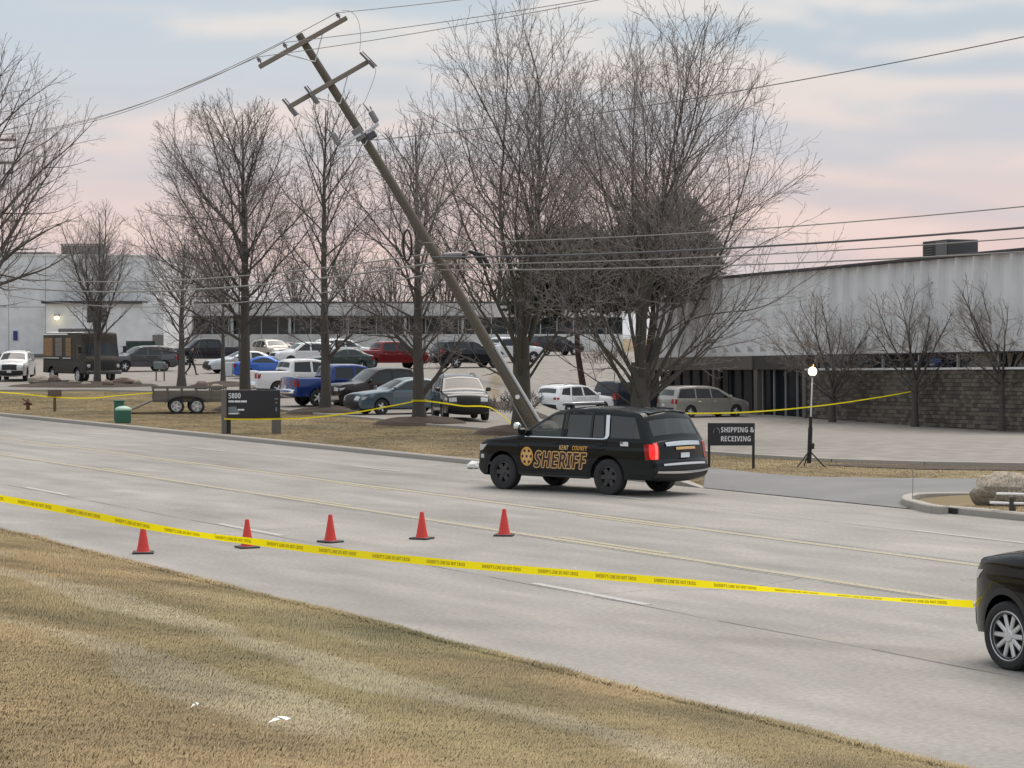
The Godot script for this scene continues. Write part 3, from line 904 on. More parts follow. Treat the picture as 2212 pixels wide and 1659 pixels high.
func build_trees() -> void:
	var st := "bare street trees in front of the parking lot"
	tree("bare_tree", "broad bare tree with spreading limbs right behind the address sign", 531, 105, 14.6, 5.1, 3.0, 0.29, 36, true, 101, {"dens": 1.32, "skew": -0.9, "bottom": 1.6, "group": st})
	tree("bare_tree", "narrow upright bare tree between blue pickup and dark pickup", 702, 101, 14.4, 3.1, 2.2, 0.25, 38, true, 102, {"dens": 1.36, "skew": 0.3, "bottom": 1.2, "group": st, "extra": [[2.2, Vector3(0.8, 0.75, 0.2), 3.4, 0.11]]})
	tree("bare_tree", "bare tree with yellow tape wrapped round its trunk", 906, 88.5, 12.0, 3.6, 2.1, 0.26, 38, true, 103, {"dens": 1.36, "skew": -0.3, "bottom": 1.2, "group": st, "extra": [[1.0, Vector3(0.75, 0.8, 0.1), 3.6, 0.12], [2.6, Vector3(-0.8, 0.7, 0.1), 3.8, 0.10]]})
	tree("bare_tree", "tall bare tree of many stems directly behind the leaning pole", 1126, 80, 15.4, 4.9, 3.4, 0.32, 15, false, 104, {"limb": 0.54, "dens": 0.90, "first": 0.45, "wide": 0.9, "even": 1.0, "bottom": 1.6, "group": st, "bark": "bark_green"})
	tree("bare_tree", "largest bare tree, vase shaped with many stems behind the patrol car", 1386, 75, 14.6, 6.0, 2.6, 0.34, 16, false, 105, {"limb": 0.50, "dens": 0.88, "first": 0.40, "wide": 1.02, "even": 0.95, "skew": 0.9, "bottom": 1.1, "group": st, "bark": "bark_green", "extra": [[1.1, Vector3(0.75, 0.9, 0.2), 4.9, 0.06], [1.4, Vector3(0.9, 0.85, -0.2), 5.0, 0.06], [1.3, Vector3(0.5, 1.0, 0.35), 6.0, 0.065], [1.7, Vector3(1.0, 0.75, 0.1), 4.6, 0.055], [1.8, Vector3(0.35, 1.0, -0.3), 7.0, 0.09], [1.2, Vector3(-0.85, 0.8, 0.2), 5.0, 0.08]]})
	tree("bare_tree", "small fan shaped bare tree in the boulder bed by the food truck", 210, 133, 10.8, 2.5, 3.2, 0.20, 15, false, 106, {"first": 0.6, "wide": 0.8, "even": 1.0, "dens": 1.25, "bottom": 3.2})
	tree("bare_tree", "round crowned bare tree behind the flatbed trailer", 392, 131, 9.2, 3.2, 2.2, 0.24, 30, true, 107, {"bottom": 1.5, "extra": [[1.9, Vector3(-0.8, 0.25, 0.1), 2.6, 0.08], [2.2, Vector3(0.75, 0.8, 0), 3.0, 0.10]]})
	tree("bare_tree", "slim young bare tree in a mulch bed behind the trailer", 482, 136, 8.6, 2.4, 2.6, 0.15, 24, true, 108, {"bottom": 2.4})
	# the crown that reaches in from beyond the left edge
	tree("bare_tree", "big spreading bare tree growing beside the upright utility pole", -78, 96, 16.4, 6.6, 4.2, 0.36, 34, true, 109, {"dens": 0.8, "bottom": 2.6, "extra": [[5.6, Vector3(0.9, 0.42, 0.1), 5.2, 0.13], [5.2, Vector3(0.95, 0.2, 0.3), 5.0, 0.12]]})
	var g2 := "small trees along the block wall"
	tree("small_tree", "small spreading bare tree at the left end of the block wall", 1798, 121, 7.3, 4.4, 1.9, 0.17, 16, false, 111, {"first": 0.55, "wide": 1.35, "even": 1.5, "trop": 0.02, "bottom": 1.5, "dens": 1.25, "limb": 0.8, "twig": "twig_small", "group": g2})
	tree("small_tree", "small spreading bare tree at the middle of the block wall", 1977, 114.5, 7.6, 3.7, 2.4, 0.17, 16, false, 112, {"first": 0.6, "wide": 1.35, "even": 1.5, "trop": 0.02, "bottom": 1.9, "dens": 1.25, "limb": 0.8, "twig": "twig_small", "group": g2})
	tree("small_tree", "small bare tree under the rooftop unit end of the wall", 2166, 108.5, 7.9, 3.7, 2.8, 0.16, 16, false, 113, {"first": 0.66, "wide": 1.3, "even": 1.4, "trop": 0.02, "bottom": 2.3, "dens": 1.25, "limb": 0.8, "twig": "twig_small", "group": g2})
	pine("dark evergreen pine with a slanting brown trunk behind white hatchback", 1262, 141, 12.0, [[-1.4, 8.9, 0, 3.4, 2.7], [-2.8, 7.0, 0.6, 2.6, 2.0], [0.4, 7.6, -0.5, 2.4, 2.1], [-0.9, 10.4, 0, 1.9, 1.3]], -0.09, 201)
	pine("dense dark evergreen pine by the corner of the finned building", 1395, 138, 13.4, [[1.1, 10.9, 0, 3.4, 2.6], [2.6, 9.3, 0.4, 2.5, 2.1], [-1.2, 9.3, -0.4, 2.8, 2.3], [0.8, 7.9, 0, 3.1, 1.8], [-1.5, 7.0, 0, 2.0, 1.5]], 0.06, 202)
	# woodland beyond the low building, copies of one tree
	var far := tree("distant_tree", "far bare tree above the low building behind the slim young tree", 470, 236, 11.5, 5.0, 3.2, 0.3, 16, false, 120, {"first": 0.5, "wide": 1.0, "dens": 0.55, "thick": 1.7, "group": "far trees behind the low building"})
	var k := 0
	for e in [[395, 244, 1.0], [640, 240, 0.9], [760, 250, 0.98], [850, 238, 0.9], [960, 246, 1.05], [1075, 240, 1.1], [1170, 250, 1.1], [1290, 244, 1.0]]:
		var c := far.duplicate() as Node3D
		k += 1
		c.name = numbered("distant_tree"); add_child(c)
		c.set_meta("label", "far bare tree above the low building behind the " + ["round crowned tree", "blue coupe and silver cars", "white SUV of the far row", "red pickup cab", "large black SUV roof", "far white pickup", "slanting pine", "largest vase shaped tree"][k - 1])
		c.position = on(e[0], e[1]); c.rotation.y = 1.3 * k; c.scale = Vector3.ONE * e[2]
	shrub("shrub", "brown twiggy shrub beside the front facing SUV", 1088, 892, 1.05, 1.25, 301, "shrub", "leafless shrubs in the bed behind the pole")
	shrub("shrub", "brown twiggy shrub at the foot of the leaning pole", 1128, 884, 1.15, 1.3, 302, "shrub", "leafless shrubs in the bed behind the pole")
	shrub("shrub", "brown twiggy shrub next to the white hatchback", 1172, 876, 1.1, 1.2, 303, "shrub", "leafless shrubs in the bed behind the pole")
	shrub("shrub", "low reddish shrub across the lot behind the slanting pine trunk", 1300, 786, 2.3, 1.5, 304, "shrub_red")
# ------------------------------------------------------------------ vehicles
# local axes: +X forward, +Y up, +Z the vehicle's right; origin on the ground, midway between the axles
class Shell:
	var ol := PackedVector2Array()     # side outline, from front bottom over the roof to rear bottom
	var tg := PackedStringArray()      # tag of each outline edge
	var nr := PackedVector2Array()
	var w0 := 0.95
	var belt := 1.0
	var roof := 1.8
	var tum := 0.16
	var pf := 0.14                     # rounding of the plan at front and rear
	var pr := 0.08
	var edge := 0.07
	var x0 := 0.0
	var x1 := 0.0
	var top := PackedFloat32Array()
	var cell := 0.13
	func setup(pts: Array, r: float) -> void:
		var n := pts.size()
		for i in n:
			var p := Vector2(pts[i][0], pts[i][1])
			var t: String = pts[i][2] if pts[i].size() > 2 else "b"
			if i == 0 or i == n - 1:
				ol.push_back(p); tg.push_back(t)
				continue
			var a := Vector2(pts[i - 1][0], pts[i - 1][1])
			var b := Vector2(pts[i + 1][0], pts[i + 1][1])
			var pt: String = pts[i - 1][2] if pts[i - 1].size() > 2 else "b"
			var ra := minf(r, p.distance_to(a) * 0.38)
			var rb := minf(r, p.distance_to(b) * 0.38)
			var A := p + (a - p).normalized() * ra
			var B := p + (b - p).normalized() * rb
			for k in 3:
				var s := k / 2.0
				ol.push_back(A.lerp(p, s).lerp(p.lerp(B, s), s))
				tg.push_back(t if k == 2 else (t if t == pt else "b"))
		x0 = 1e9; x1 = -1e9; roof = 0.0
		for p in ol:
			x0 = minf(x0, p.x); x1 = maxf(x1, p.x); roof = maxf(roof, p.y)
		for i in ol.size():
			var t := Vector2.ZERO
			if i > 0: t += (ol[i] - ol[i - 1]).normalized()
			if i < ol.size() - 1: t += (ol[i + 1] - ol[i]).normalized()
			t = t.normalized()
			nr.push_back(Vector2(t.y, -t.x))
		top.resize(161)
		for k in 161:
			var x := lerpf(x0, x1, k / 160.0)
			var y := 0.0
			for i in ol.size() - 1:
				var a := ol[i]
				var b := ol[i + 1]
				if (a.x - x) * (b.x - x) <= 0.0 and absf(a.x - b.x) > 1e-6:
					y = maxf(y, lerpf(a.y, b.y, (x - a.x) / (b.x - a.x)))
			top[k] = y
	func top_y(x: float) -> float:
		var f := clampf((x - x0) / (x1 - x0), 0.0, 1.0) * 160.0
		var i := mini(int(f), 159)
		return lerpf(top[i], top[i + 1], f - i)
	func W(x: float, y: float) -> float:
		var t := (x - (x0 + x1) * 0.5) / ((x1 - x0) * 0.5)
		var plan := 1.0 - (pf if t > 0.0 else pr) * pow(absf(t), 7.0)
		var k := 1.0
		var bl := belt
		if y < bl:
			var s := (y - bl * 0.66) / bl
			k = 1.0 - 0.10 * s * s
			k -= 0.012 * exp(-pow((y - bl * 0.88) / 0.03, 2.0))      # a crease under the windows
		else:
			k = 0.9884 - tum * (y - bl) / maxf(roof - bl, 0.1)
		var w := w0 * plan * k
		var m := (top_y(x + 0.03) - top_y(x - 0.03)) / 0.06
		var e := (top_y(x) - y) / sqrt(1.0 + m * m)
		if e < edge:
			var q := clampf(1.0 - e / edge, 0.0, 1.0)
			w -= edge * 0.6 * (1.0 - sqrt(maxf(0.0, 1.0 - q * q)))
		return w
	func spot(x: float, y: float, off: float, s: float) -> Array:
		var h := 0.02
		var gx := (W(x + h, y) - W(x - h, y)) / (2.0 * h)
		var gy := (W(x, y + h) - W(x, y - h)) / (2.0 * h)
		gy = clampf(gy, -1.3, 1.3); gx = clampf(gx, -1.0, 1.0)
		var n := Vector3(-gx, -gy, 1.0).normalized()
		return [Vector3(x, y, s * (W(x, y) + off)), Vector3(n.x, n.y, n.z * s)]
	func side(mb: MB, poly: PackedVector2Array, holes: Array, off: float, sides: Array) -> void:
		var lo := poly[0]
		var hi := poly[0]
		for p in poly:
			lo = lo.min(p); hi = hi.max(p)
		var nx := int(ceil((hi.x - lo.x) / cell))
		var ny := int(ceil((hi.y - lo.y) / cell))
		for i in nx:
			for j in ny:
				var a := lo + Vector2(i, j) * cell
				var rect := PackedVector2Array([a, a + Vector2(cell, 0), a + Vector2(cell, cell), a + Vector2(0, cell)])
				var pcs := Geometry2D.intersect_polygons(poly, rect)
				for h in holes:
					var nxt: Array[PackedVector2Array] = []
					for pc in pcs:
						for q in Geometry2D.clip_polygons(pc, h): nxt.append(q)
					pcs = nxt
				for pc in pcs:
					var t := Geometry2D.triangulate_polygon(pc)
					for k in range(0, t.size(), 3):
						for s in sides:
							var A := spot(pc[t[k]].x, pc[t[k]].y, off, s)
							var B := spot(pc[t[k + 1]].x, pc[t[k + 1]].y, off, s)
							var C := spot(pc[t[k + 2]].x, pc[t[k + 2]].y, off, s)
							mb.tri(A[0], B[0], C[0], A[1], B[1], C[1])
	func across(i: float, t: float, off: float) -> Vector3:   # a point on the band over hood, roof and ends
		var k := clampi(int(i), 0, ol.size() - 2)
		var p := ol[k].lerp(ol[k + 1], i - k)
		var n := nr[k].lerp(nr[k + 1], i - k).normalized()
		var cr := lerpf(0.045, 0.12, absf(n.x)) * (1.0 - t * t)
		var q := p + n * (cr + off)
		return Vector3(q.x, q.y, t * W(p.x, p.y))
	func band(mb: MB, i0: float, i1: float, t0: float, t1: float, off: float, ni := 1, nt := 8) -> void:
		for a in ni:
			for b in nt:
				var P := []
				var N := []
				for c in [[a, b], [a + 1, b], [a + 1, b + 1], [a, b + 1]]:
					var ii: float = lerpf(i0, i1, float(c[0]) / ni)
					var tt: float = lerpf(t0, t1, float(c[1]) / nt)
					var p := across(ii, tt, off)
					P.append(p)
					var dt := (across(ii, tt + 0.03, off) - across(ii, tt - 0.03, off))
					var k := clampi(int(ii), 0, ol.size() - 2)
					var n2 := nr[k].lerp(nr[k + 1], ii - k).normalized()
					var di := Vector3(-n2.y, n2.x, 0)
					var g := di.cross(dt).normalized()
					if g.dot(Vector3(n2.x, n2.y, 0)) < 0.0: g = -g
					N.append(g)
				mb.tri(P[0], P[1], P[2], N[0], N[1], N[2]); mb.tri(P[0], P[2], P[3], N[0], N[2], N[3])
	func at_y(y: float, front: bool) -> float:
		var n := ol.size()
		var r := range(n - 1) if front else range(n - 2, -1, -1)
		for i in r:
			var a := ol[i].y
			var b := ol[i + 1].y
			if (a - y) * (b - y) <= 0.0 and absf(a - b) > 1e-6: return i + (y - a) / (b - a)
		return 0.0
func poly(a: Array) -> PackedVector2Array:
	var o := PackedVector2Array()
	for p in a: o.append(Vector2(p[0], p[1]))
	return o
func arch(x: float, y: float, r: float) -> PackedVector2Array:
	var o := PackedVector2Array([Vector2(x + r, y - 1.0), Vector2(x + r, y)])
	for k in range(1, 12): o.append(Vector2(x + r * cos(PI * k / 12.0), y + r * sin(PI * k / 12.0)))
	o.append(Vector2(x - r, y)); o.append(Vector2(x - r, y - 1.0))
	return o
var wheel_meshes := {}
func wheel(parent: Node3D, at_: Vector3, r: float, style: String, outer: float, steer := 0.0) -> void:
	var key := "%s_%.2f" % [style, r]
	if not wheel_meshes.has(key):
		var ty := MB.new()
		var w := 0.125
		var b := Basis(Vector3.RIGHT, PI * 0.5)     # lathe axis to Z
		var rim := r * (0.60 if style == "steel" else (0.705 if style == "ten" else 0.655))
		ty.lathe([[rim, -w * 0.8], [rim + 0.02, -w], [r * 0.9, -w], [r * 0.975, -w * 0.82], [r, -w * 0.5], [r, w * 0.5], [r * 0.975, w * 0.82], [r * 0.9, w], [rim + 0.02, w], [rim, w * 0.8]], 30, Vector3.ZERO, b)
		var ri := MB.new()
		# outer face towards +Z: lip, dish and spokes
		var lathe_b := Basis(Vector3.RIGHT, PI * 0.5)
		ri.lathe([[rim + 0.012, w * 0.82], [rim - 0.02, w * 0.9], [rim - 0.035, w * 0.6], [rim - 0.045, -w * 0.6], [0.0, -w * 0.6]], 30, Vector3.ZERO, lathe_b)
		var sp := MB.new()
		var ns := 5
		if style == "ten": ns = 10
		if style == "steel": ns = 6
		for k in ns:
			var a := TAU * k / ns
			var o := Vector3(cos(a), sin(a), 0)
			var bb := Basis(o, Vector3(-sin(a), cos(a), 0), Vector3.BACK)
			var ww := 0.085 if ns <= 6 else 0.052
			if style == "steel": ww = 0.11
			sp.box(o * rim * 0.5 + Vector3(0, 0, w * 0.55), Vector3(rim * 0.95, ww, 0.035), bb, 0.012)
		if style == "ten": sp.lathe([[rim + 0.012, w * 0.84], [rim - 0.004, w * 0.92], [rim - 0.03, w * 0.72]], 30, Vector3.ZERO, lathe_b)
		sp.lathe([[0.0, w * 0.8], [0.055, w * 0.8], [0.07, w * 0.68], [0.07, w * 0.3]], 16, Vector3.ZERO, Basis(Vector3.RIGHT, PI * 0.5))
		wheel_meshes[key] = [ty.mesh(M.tyre), ri.mesh(M.alloy_dark if style != "plain" else M.alloy), sp.mesh(M.alloy_dark if style == "steel" or style == "dark" else M.alloy)]
	var o := Node3D.new()
	o.name = "wheel"; parent.add_child(o, true)
	o.position = at_
	o.rotation.y = (0.0 if outer > 0.0 else PI) + steer
	var t := MeshInstance3D.new(); t.name = "tyre"; t.mesh = wheel_meshes[key][0]; o.add_child(t)
	var q := MeshInstance3D.new(); q.name = "rim"; q.mesh = wheel_meshes[key][1]; o.add_child(q)
	var s := MeshInstance3D.new(); s.name = "spokes"; s.mesh = wheel_meshes[key][2]; o.add_child(s)

func specs(kind: String) -> Dictionary:
	match kind:
		"patrol": return {"ol": [[2.16, 0.32], [2.31, 0.40], [2.37, 0.62], [2.35, 0.92], [2.28, 1.06], [2.08, 1.125], [1.24, 1.215], [1.10, 1.245, "w"], [0.08, 1.80, "b"], [-0.35, 1.862], [-1.0, 1.882], [-1.7, 1.868], [-2.26, 1.81], [-2.38, 1.745, "r"], [-2.68, 1.20, "b"], [-2.76, 1.12], [-2.78, 0.78], [-2.83, 0.74], [-2.84, 0.52], [-2.72, 0.38]],
			"fl": 0.36, "w": 1.03, "belt": 1.225, "tum": 0.17, "wb": 3.07, "r": 0.405, "ar": 0.475, "style": "steel",
			"win": [[[0.84, 1.245], [0.06, 1.73], [-0.20, 1.748], [-0.19, 1.245]], [[-0.36, 1.245], [-0.37, 1.75], [-1.34, 1.75], [-1.43, 1.255]], [[-1.60, 1.26], [-1.53, 1.75], [-2.20, 1.72], [-2.43, 1.26]]],
			"doors": [[[1.02, 0.46], [1.04, 1.20], [0.86, 1.24], [0.06, 1.77], [-0.28, 1.795], [-0.27, 0.46]], [[-0.30, 0.46], [-0.31, 1.795], [-1.45, 1.79], [-1.56, 1.24], [-1.50, 1.02], [-1.28, 0.94], [-1.12, 0.80], [-1.04, 0.46]]]}
		"suv": return {"ol": [[2.16, 0.30], [2.32, 0.40], [2.36, 0.66], [2.30, 0.90], [2.12, 1.00], [1.28, 1.08], [1.12, 1.11, "w"], [0.36, 1.60, "b"], [-0.2, 1.69], [-1.0, 1.71], [-1.85, 1.66], [-2.06, 1.58, "r"], [-2.30, 1.12, "b"], [-2.36, 1.0], [-2.34, 0.66], [-2.38, 0.62], [-2.36, 0.40], [-2.2, 0.32]],
			"fl": 0.32, "w": 0.93, "belt": 1.06, "tum": 0.22, "wb": 2.75, "r": 0.355, "ar": 0.41, "style": "five",
			"win": [[[0.88, 1.09], [0.22, 1.555], [-0.18, 1.58], [-0.16, 1.09]], [[-0.28, 1.09], [-0.30, 1.58], [-1.05, 1.575], [-1.18, 1.10]], [[-1.30, 1.12], [-1.18, 1.56], [-1.75, 1.52], [-1.98, 1.18]]],
			"doors": [[[0.98, 0.36], [0.96, 1.07], [0.24, 1.60], [-0.22, 1.62], [-0.20, 0.36]], [[-0.225, 0.36], [-0.245, 1.62], [-1.10, 1.60], [-1.22, 1.08], [-1.12, 0.82], [-0.95, 0.62], [-0.93, 0.36]]]}
		"crossover": return {"ol": [[2.04, 0.32], [2.16, 0.42], [2.20, 0.70], [2.15, 1.00], [1.98, 1.12], [1.28, 1.20], [1.12, 1.22, "w"], [0.36, 1.66, "b"], [-0.2, 1.75], [-1.0, 1.77], [-1.85, 1.72], [-2.06, 1.64, "r"], [-2.30, 1.18, "b"], [-2.36, 1.06], [-2.34, 0.70], [-2.38, 0.66], [-2.36, 0.42], [-2.2, 0.34]],
			"fl": 0.34, "w": 0.94, "belt": 1.14, "tum": 0.22, "wb": 2.75, "r": 0.365, "ar": 0.43, "style": "ten",
			"win": [[[0.88, 1.17], [0.22, 1.615], [-0.18, 1.64], [-0.16, 1.17]], [[-0.28, 1.17], [-0.30, 1.64], [-1.05, 1.635], [-1.18, 1.18]], [[-1.30, 1.20], [-1.18, 1.62], [-1.75, 1.58], [-1.98, 1.26]]],
			"doors": [[[0.93, 0.42], [0.94, 1.15], [0.24, 1.66], [-0.22, 1.68], [-0.20, 0.42]], [[-0.225, 0.42], [-0.245, 1.68], [-1.10, 1.66], [-1.22, 1.16], [-1.12, 0.9], [-0.95, 0.66], [-0.93, 0.42]]]}
		"sedan": return {"ol": [[2.25, 0.24], [2.40, 0.34], [2.42, 0.56], [2.32, 0.74], [2.08, 0.83], [1.10, 0.94], [0.98, 0.97, "w"], [0.15, 1.36, "b"], [-0.35, 1.43], [-0.95, 1.41], [-1.28, 1.34, "r"], [-1.92, 1.03, "b"], [-2.25, 1.00], [-2.34, 0.94], [-2.36, 0.58], [-2.38, 0.36], [-2.2, 0.26]],
			"fl": 0.26, "w": 0.91, "belt": 0.93, "tum": 0.30, "wb": 2.74, "r": 0.32, "ar": 0.37, "style": "five",
			"win": [[[0.78, 0.96], [0.08, 1.30], [-0.35, 1.345], [-0.33, 0.96]], [[-0.44, 0.96], [-0.46, 1.345], [-0.98, 1.33], [-1.50, 1.02]]],
			"doors": [[[0.92, 0.30], [0.86, 0.94], [0.10, 1.34], [-0.39, 1.375], [-0.37, 0.30]], [[-0.40, 0.30], [-0.42, 1.375], [-1.0, 1.36], [-1.42, 1.02], [-1.22, 0.78], [-0.98, 0.6], [-0.94, 0.30]]]}
		"coupe": return {"ol": [[2.22, 0.22], [2.38, 0.32], [2.40, 0.56], [2.30, 0.74], [2.05, 0.84], [0.95, 0.94], [0.80, 0.97, "w"], [0.0, 1.31, "b"], [-0.4, 1.36], [-0.85, 1.32, "r"], [-1.75, 1.02, "b"], [-2.20, 0.99], [-2.30, 0.93], [-2.32, 0.56], [-2.35, 0.34], [-2.2, 0.24]],
			"fl": 0.24, "w": 0.95, "belt": 0.92, "tum": 0.32, "wb": 2.72, "r": 0.345, "ar": 0.39, "style": "five",
			"win": [[[0.58, 0.96], [-0.08, 1.25], [-0.42, 1.285], [-0.98, 1.14], [-1.15, 0.99], [-0.70, 0.96]]],
			"doors": [[[0.78, 0.30], [0.68, 0.94], [-0.06, 1.28], [-0.44, 1.31], [-0.62, 1.27], [-0.68, 0.30]]]}
		"pickup": return {"ol": [[2.52, 0.40], [2.70, 0.48], [2.76, 0.74], [2.72, 1.04], [2.52, 1.16], [1.62, 1.24], [1.46, 1.27, "w"], [0.74, 1.82, "b"], [0.25, 1.90], [-0.55, 1.90], [-0.98, 1.84, "r"], [-1.14, 1.36, "b"], [-1.17, 1.31, "c"], [-2.86, 1.31, "b"], [-2.91, 1.29], [-2.93, 0.74], [-3.04, 0.70], [-3.04, 0.52], [-2.85, 0.46]],
			"fl": 0.44, "w": 0.99, "belt": 1.20, "tum": 0.16, "wb": 3.60, "r": 0.40, "ar": 0.46, "style": "five",
			"win": [[[1.22, 1.25], [0.64, 1.74], [0.12, 1.79], [0.14, 1.25]], [[0.02, 1.25], [0.0, 1.79], [-0.86, 1.76], [-0.92, 1.27]]],
			"doors": [[[1.28, 0.48], [1.28, 1.22], [0.68, 1.78], [0.06, 1.83], [0.08, 0.48]], [[0.055, 0.48], [0.035, 1.83], [-0.92, 1.80], [-0.98, 1.24], [-0.98, 0.48]]]}
		"capped": return {"ol": [[2.52, 0.40], [2.70, 0.48], [2.76, 0.74], [2.72, 1.04], [2.52, 1.16], [1.62, 1.24], [1.46, 1.27, "w"], [0.74, 1.80, "b"], [0.25, 1.88], [-1.0, 1.90], [-2.55, 1.90], [-2.68, 1.84, "r"], [-2.90, 1.33, "b"], [-2.92, 1.28], [-2.93, 0.74], [-3.04, 0.70], [-3.04, 0.52], [-2.85, 0.46]],
			"fl": 0.44, "w": 0.97, "belt": 1.24, "tum": 0.14, "wb": 3.55, "r": 0.40, "ar": 0.47, "style": "dark",
			"win": [[[1.22, 1.27], [0.64, 1.74], [0.12, 1.79], [0.14, 1.27]]],
			"doors": [[[1.28, 0.48], [1.28, 1.24], [0.68, 1.78], [0.06, 1.83], [0.08, 0.48]]]}
		"van": return {"ol": [[2.38, 0.24], [2.50, 0.34], [2.52, 0.58], [2.44, 0.80], [2.20, 0.92], [1.52, 1.06], [1.36, 1.10, "w"], [0.42, 1.62, "b"], [-0.1, 1.71], [-1.2, 1.73], [-2.15, 1.69], [-2.32, 1.62, "r"], [-2.52, 1.08, "b"], [-2.57, 0.98], [-2.57, 0.58], [-2.60, 0.36], [-2.45, 0.26]],
			"fl": 0.26, "w": 0.98, "belt": 1.02, "tum": 0.22, "wb": 3.03, "r": 0.335, "ar": 0.385, "style": "five",
			"win": [[[1.06, 1.06], [0.34, 1.53], [-0.10, 1.58], [-0.08, 1.06]], [[-0.17, 1.06], [-0.19, 1.58], [-1.10, 1.60], [-1.10, 1.06]], [[-1.18, 1.06], [-1.18, 1.60], [-2.10, 1.57], [-2.32, 1.08]]],
			"doors": [[[1.20, 0.32], [1.12, 1.04], [0.36, 1.57], [-0.135, 1.62], [-0.12, 0.32]], [[-0.145, 0.32], [-0.155, 1.62], [-1.13, 1.64], [-1.13, 0.32]]]}
	return {}

# o: paint, glass, style, front/rear lights, rack, flares, plate, trims ...
func vehicle(nm: String, label: String, cat: String, kind: String, x: float, d: float, head: Vector2, o := {}) -> Node3D:
	var sp := specs(kind)
	var node := thing(nm, label, cat, Vector3(x, o.get("y", H(x, d) + 0.075 if sq(x, d).y > Q1 else 0.0), -d), heading(head), o.get("group", ""))
	var sh := Shell.new()
	sh.w0 = sp.w; sh.belt = sp.belt; sh.tum = sp.tum
	sh.cell = o.get("cell", 0.2)
	if o.has("pf"): sh.pf = o.pf
	var sx: float = o.get("sx", 1.0)
	var sy: float = o.get("sy", 1.0)
	sh.setup(sp.ol, 0.12)
	var pm: Material = o.paint
	var gm: Material = M[o.get("glass", "glass")]
	# side openings
	var outline := sh.ol.duplicate()
	outline.append(Vector2(-sp.wb * 0.5 - sp.ar, sp.fl)); outline.append(Vector2(sp.wb * 0.5 + sp.ar, sp.fl))
	var arches := [arch(sp.wb * 0.5, sp.r, sp.ar), arch(-sp.wb * 0.5, sp.r, sp.ar)]
	var wins := []
	for w in sp.win: wins.append(poly(w))
	var doors := []
	for w in sp.doors: doors.append(poly(w))
	var body := MB.new()
	var cover := MB.new()
	var ws := MB.new()
	var rw := MB.new()
	sh.side(body, outline, arches + doors + wins, 0.0, [-1.0, 1.0])
	for i in sh.ol.size() - 1:
		var t := sh.tg[i]
		var long := int(ceil(sh.ol[i].distance_to(sh.ol[i + 1]) / 0.35))
		if t == "w" or t == "r":
			var g := ws if t == "w" else rw
			sh.band(g, i, i + 1, -0.88, 0.88, -0.006, long, 10)
			sh.band(body, i, i + 1, -1.0, -0.88, 0.0, long, 2); sh.band(body, i, i + 1, 0.88, 1.0, 0.0, long, 2)
		elif t == "c":
			sh.band(cover, i, i + 1, -0.86, 0.86, -0.05, long, 8)
			sh.band(body, i, i + 1, -1.0, -0.86, 0.0, long, 2); sh.band(body, i, i + 1, 0.86, 1.0, 0.0, long, 2)
		else: sh.band(body, i, i + 1, -1.0, 1.0, 0.0, long, 10)
	part("body", body, pm, node)
	part("windshield", ws, M[o.get("screen", o.get("glass", "glass"))], node)
	part("rear_window", rw, M[o.get("rear_glass", o.get("glass", "glass"))], node)
	if not cover.v.is_empty(): part("bed_cover", cover, M.black_plastic, node)
	var under := MB.new()
	var ulen: float = sh.x1 - sh.x0 - 0.5
	under.box(Vector3((sh.x0 + sh.x1) * 0.5, (sp.fl + 0.62) * 0.5, 0), Vector3(ulen, 0.66 - sp.fl, (sp.w - 0.27) * 2.0), Basis(), 0.05)
	part("underbody", under, M.interior, node)
	# doors with their windows and handles
	for s in [-1.0, 1.0]:
		for k in doors.size():
			var dm := MB.new()
			var inset := Geometry2D.offset_polygon(doors[k], -0.006)
			if inset.is_empty(): continue
			var door_holes := wins.duplicate()
			door_holes.append_array(arches)
			sh.side(dm, inset[0], door_holes, 0.0, [s])
			var dn := part("door", dm, pm, node)
			var hm := MB.new()
			var c: Array = sp.doors[k]
			var hx: float = c[c.size() - 1][0] + 0.22 if k == 0 else c[3][0] + 0.20
			if kind == "coupe": hx = -0.5
			var hp := sh.spot(hx, sp.belt - 0.13, 0.018, s)
			hm.box(hp[0], Vector3(0.17, 0.032, 0.03), Basis(), 0.01)
			part("handle", hm, M[o.get("handle", "black_plastic")] if o.has("handle") else pm, dn)
			if k < wins.size():
				var wm := MB.new()
				sh.side(wm, wins[k], [], -0.012, [s])
				var g2: Material = gm
				if o.has("front_glass") and k == 0: g2 = M[o.front_glass]
				part("window", wm, g2, dn)
		for k in range(doors.size(), wins.size()):
			var wm := MB.new()
			sh.side(wm, wins[k], [], -0.012, [s])
			part("quarter_window", wm, gm, node)
		for a in [1.0, -1.0]:
			var st: float = o.get("steer", 0.0) if a > 0.0 else 0.0
			wheel(node, Vector3(a * sp.wb * 0.5, sp.r - 0.012, s * (sp.w - 0.135)), sp.r, o.get("style", sp.style), s, st)
		# arch lips
		if o.has("flare"):
			for a in [1.0, -1.0]:
				var fm := MB.new()
				var c := Vector2(a * sp.wb * 0.5, sp.r)
				for k in 16:
					var a0 := PI * k / 16.0
					var a1 := PI * (k + 1) / 16.0
					var q := []
					for e in [[a0, sp.ar - 0.01], [a1, sp.ar - 0.01], [a1, sp.ar + 0.06], [a0, sp.ar + 0.06]]:
						q.append(sh.spot(c.x + cos(e[0]) * e[1], c.y + sin(e[0]) * e[1], 0.016 if e[1] < sp.ar else 0.004, s))
					fm.tri(q[0][0], q[1][0], q[2][0], q[0][1], q[1][1], q[2][1]); fm.tri(q[0][0], q[2][0], q[3][0], q[0][1], q[2][1], q[3][1])
				part("wheel_arch_trim", fm, M[o.flare], node)
		# mirror
		var mm := MB.new()
		var mw: Vector2 = wins[0][0]
		var mp := sh.spot(mw.x + 0.02 - o.get("mirror_back", 0.0), sp.belt + 0.10, 0.0, s)
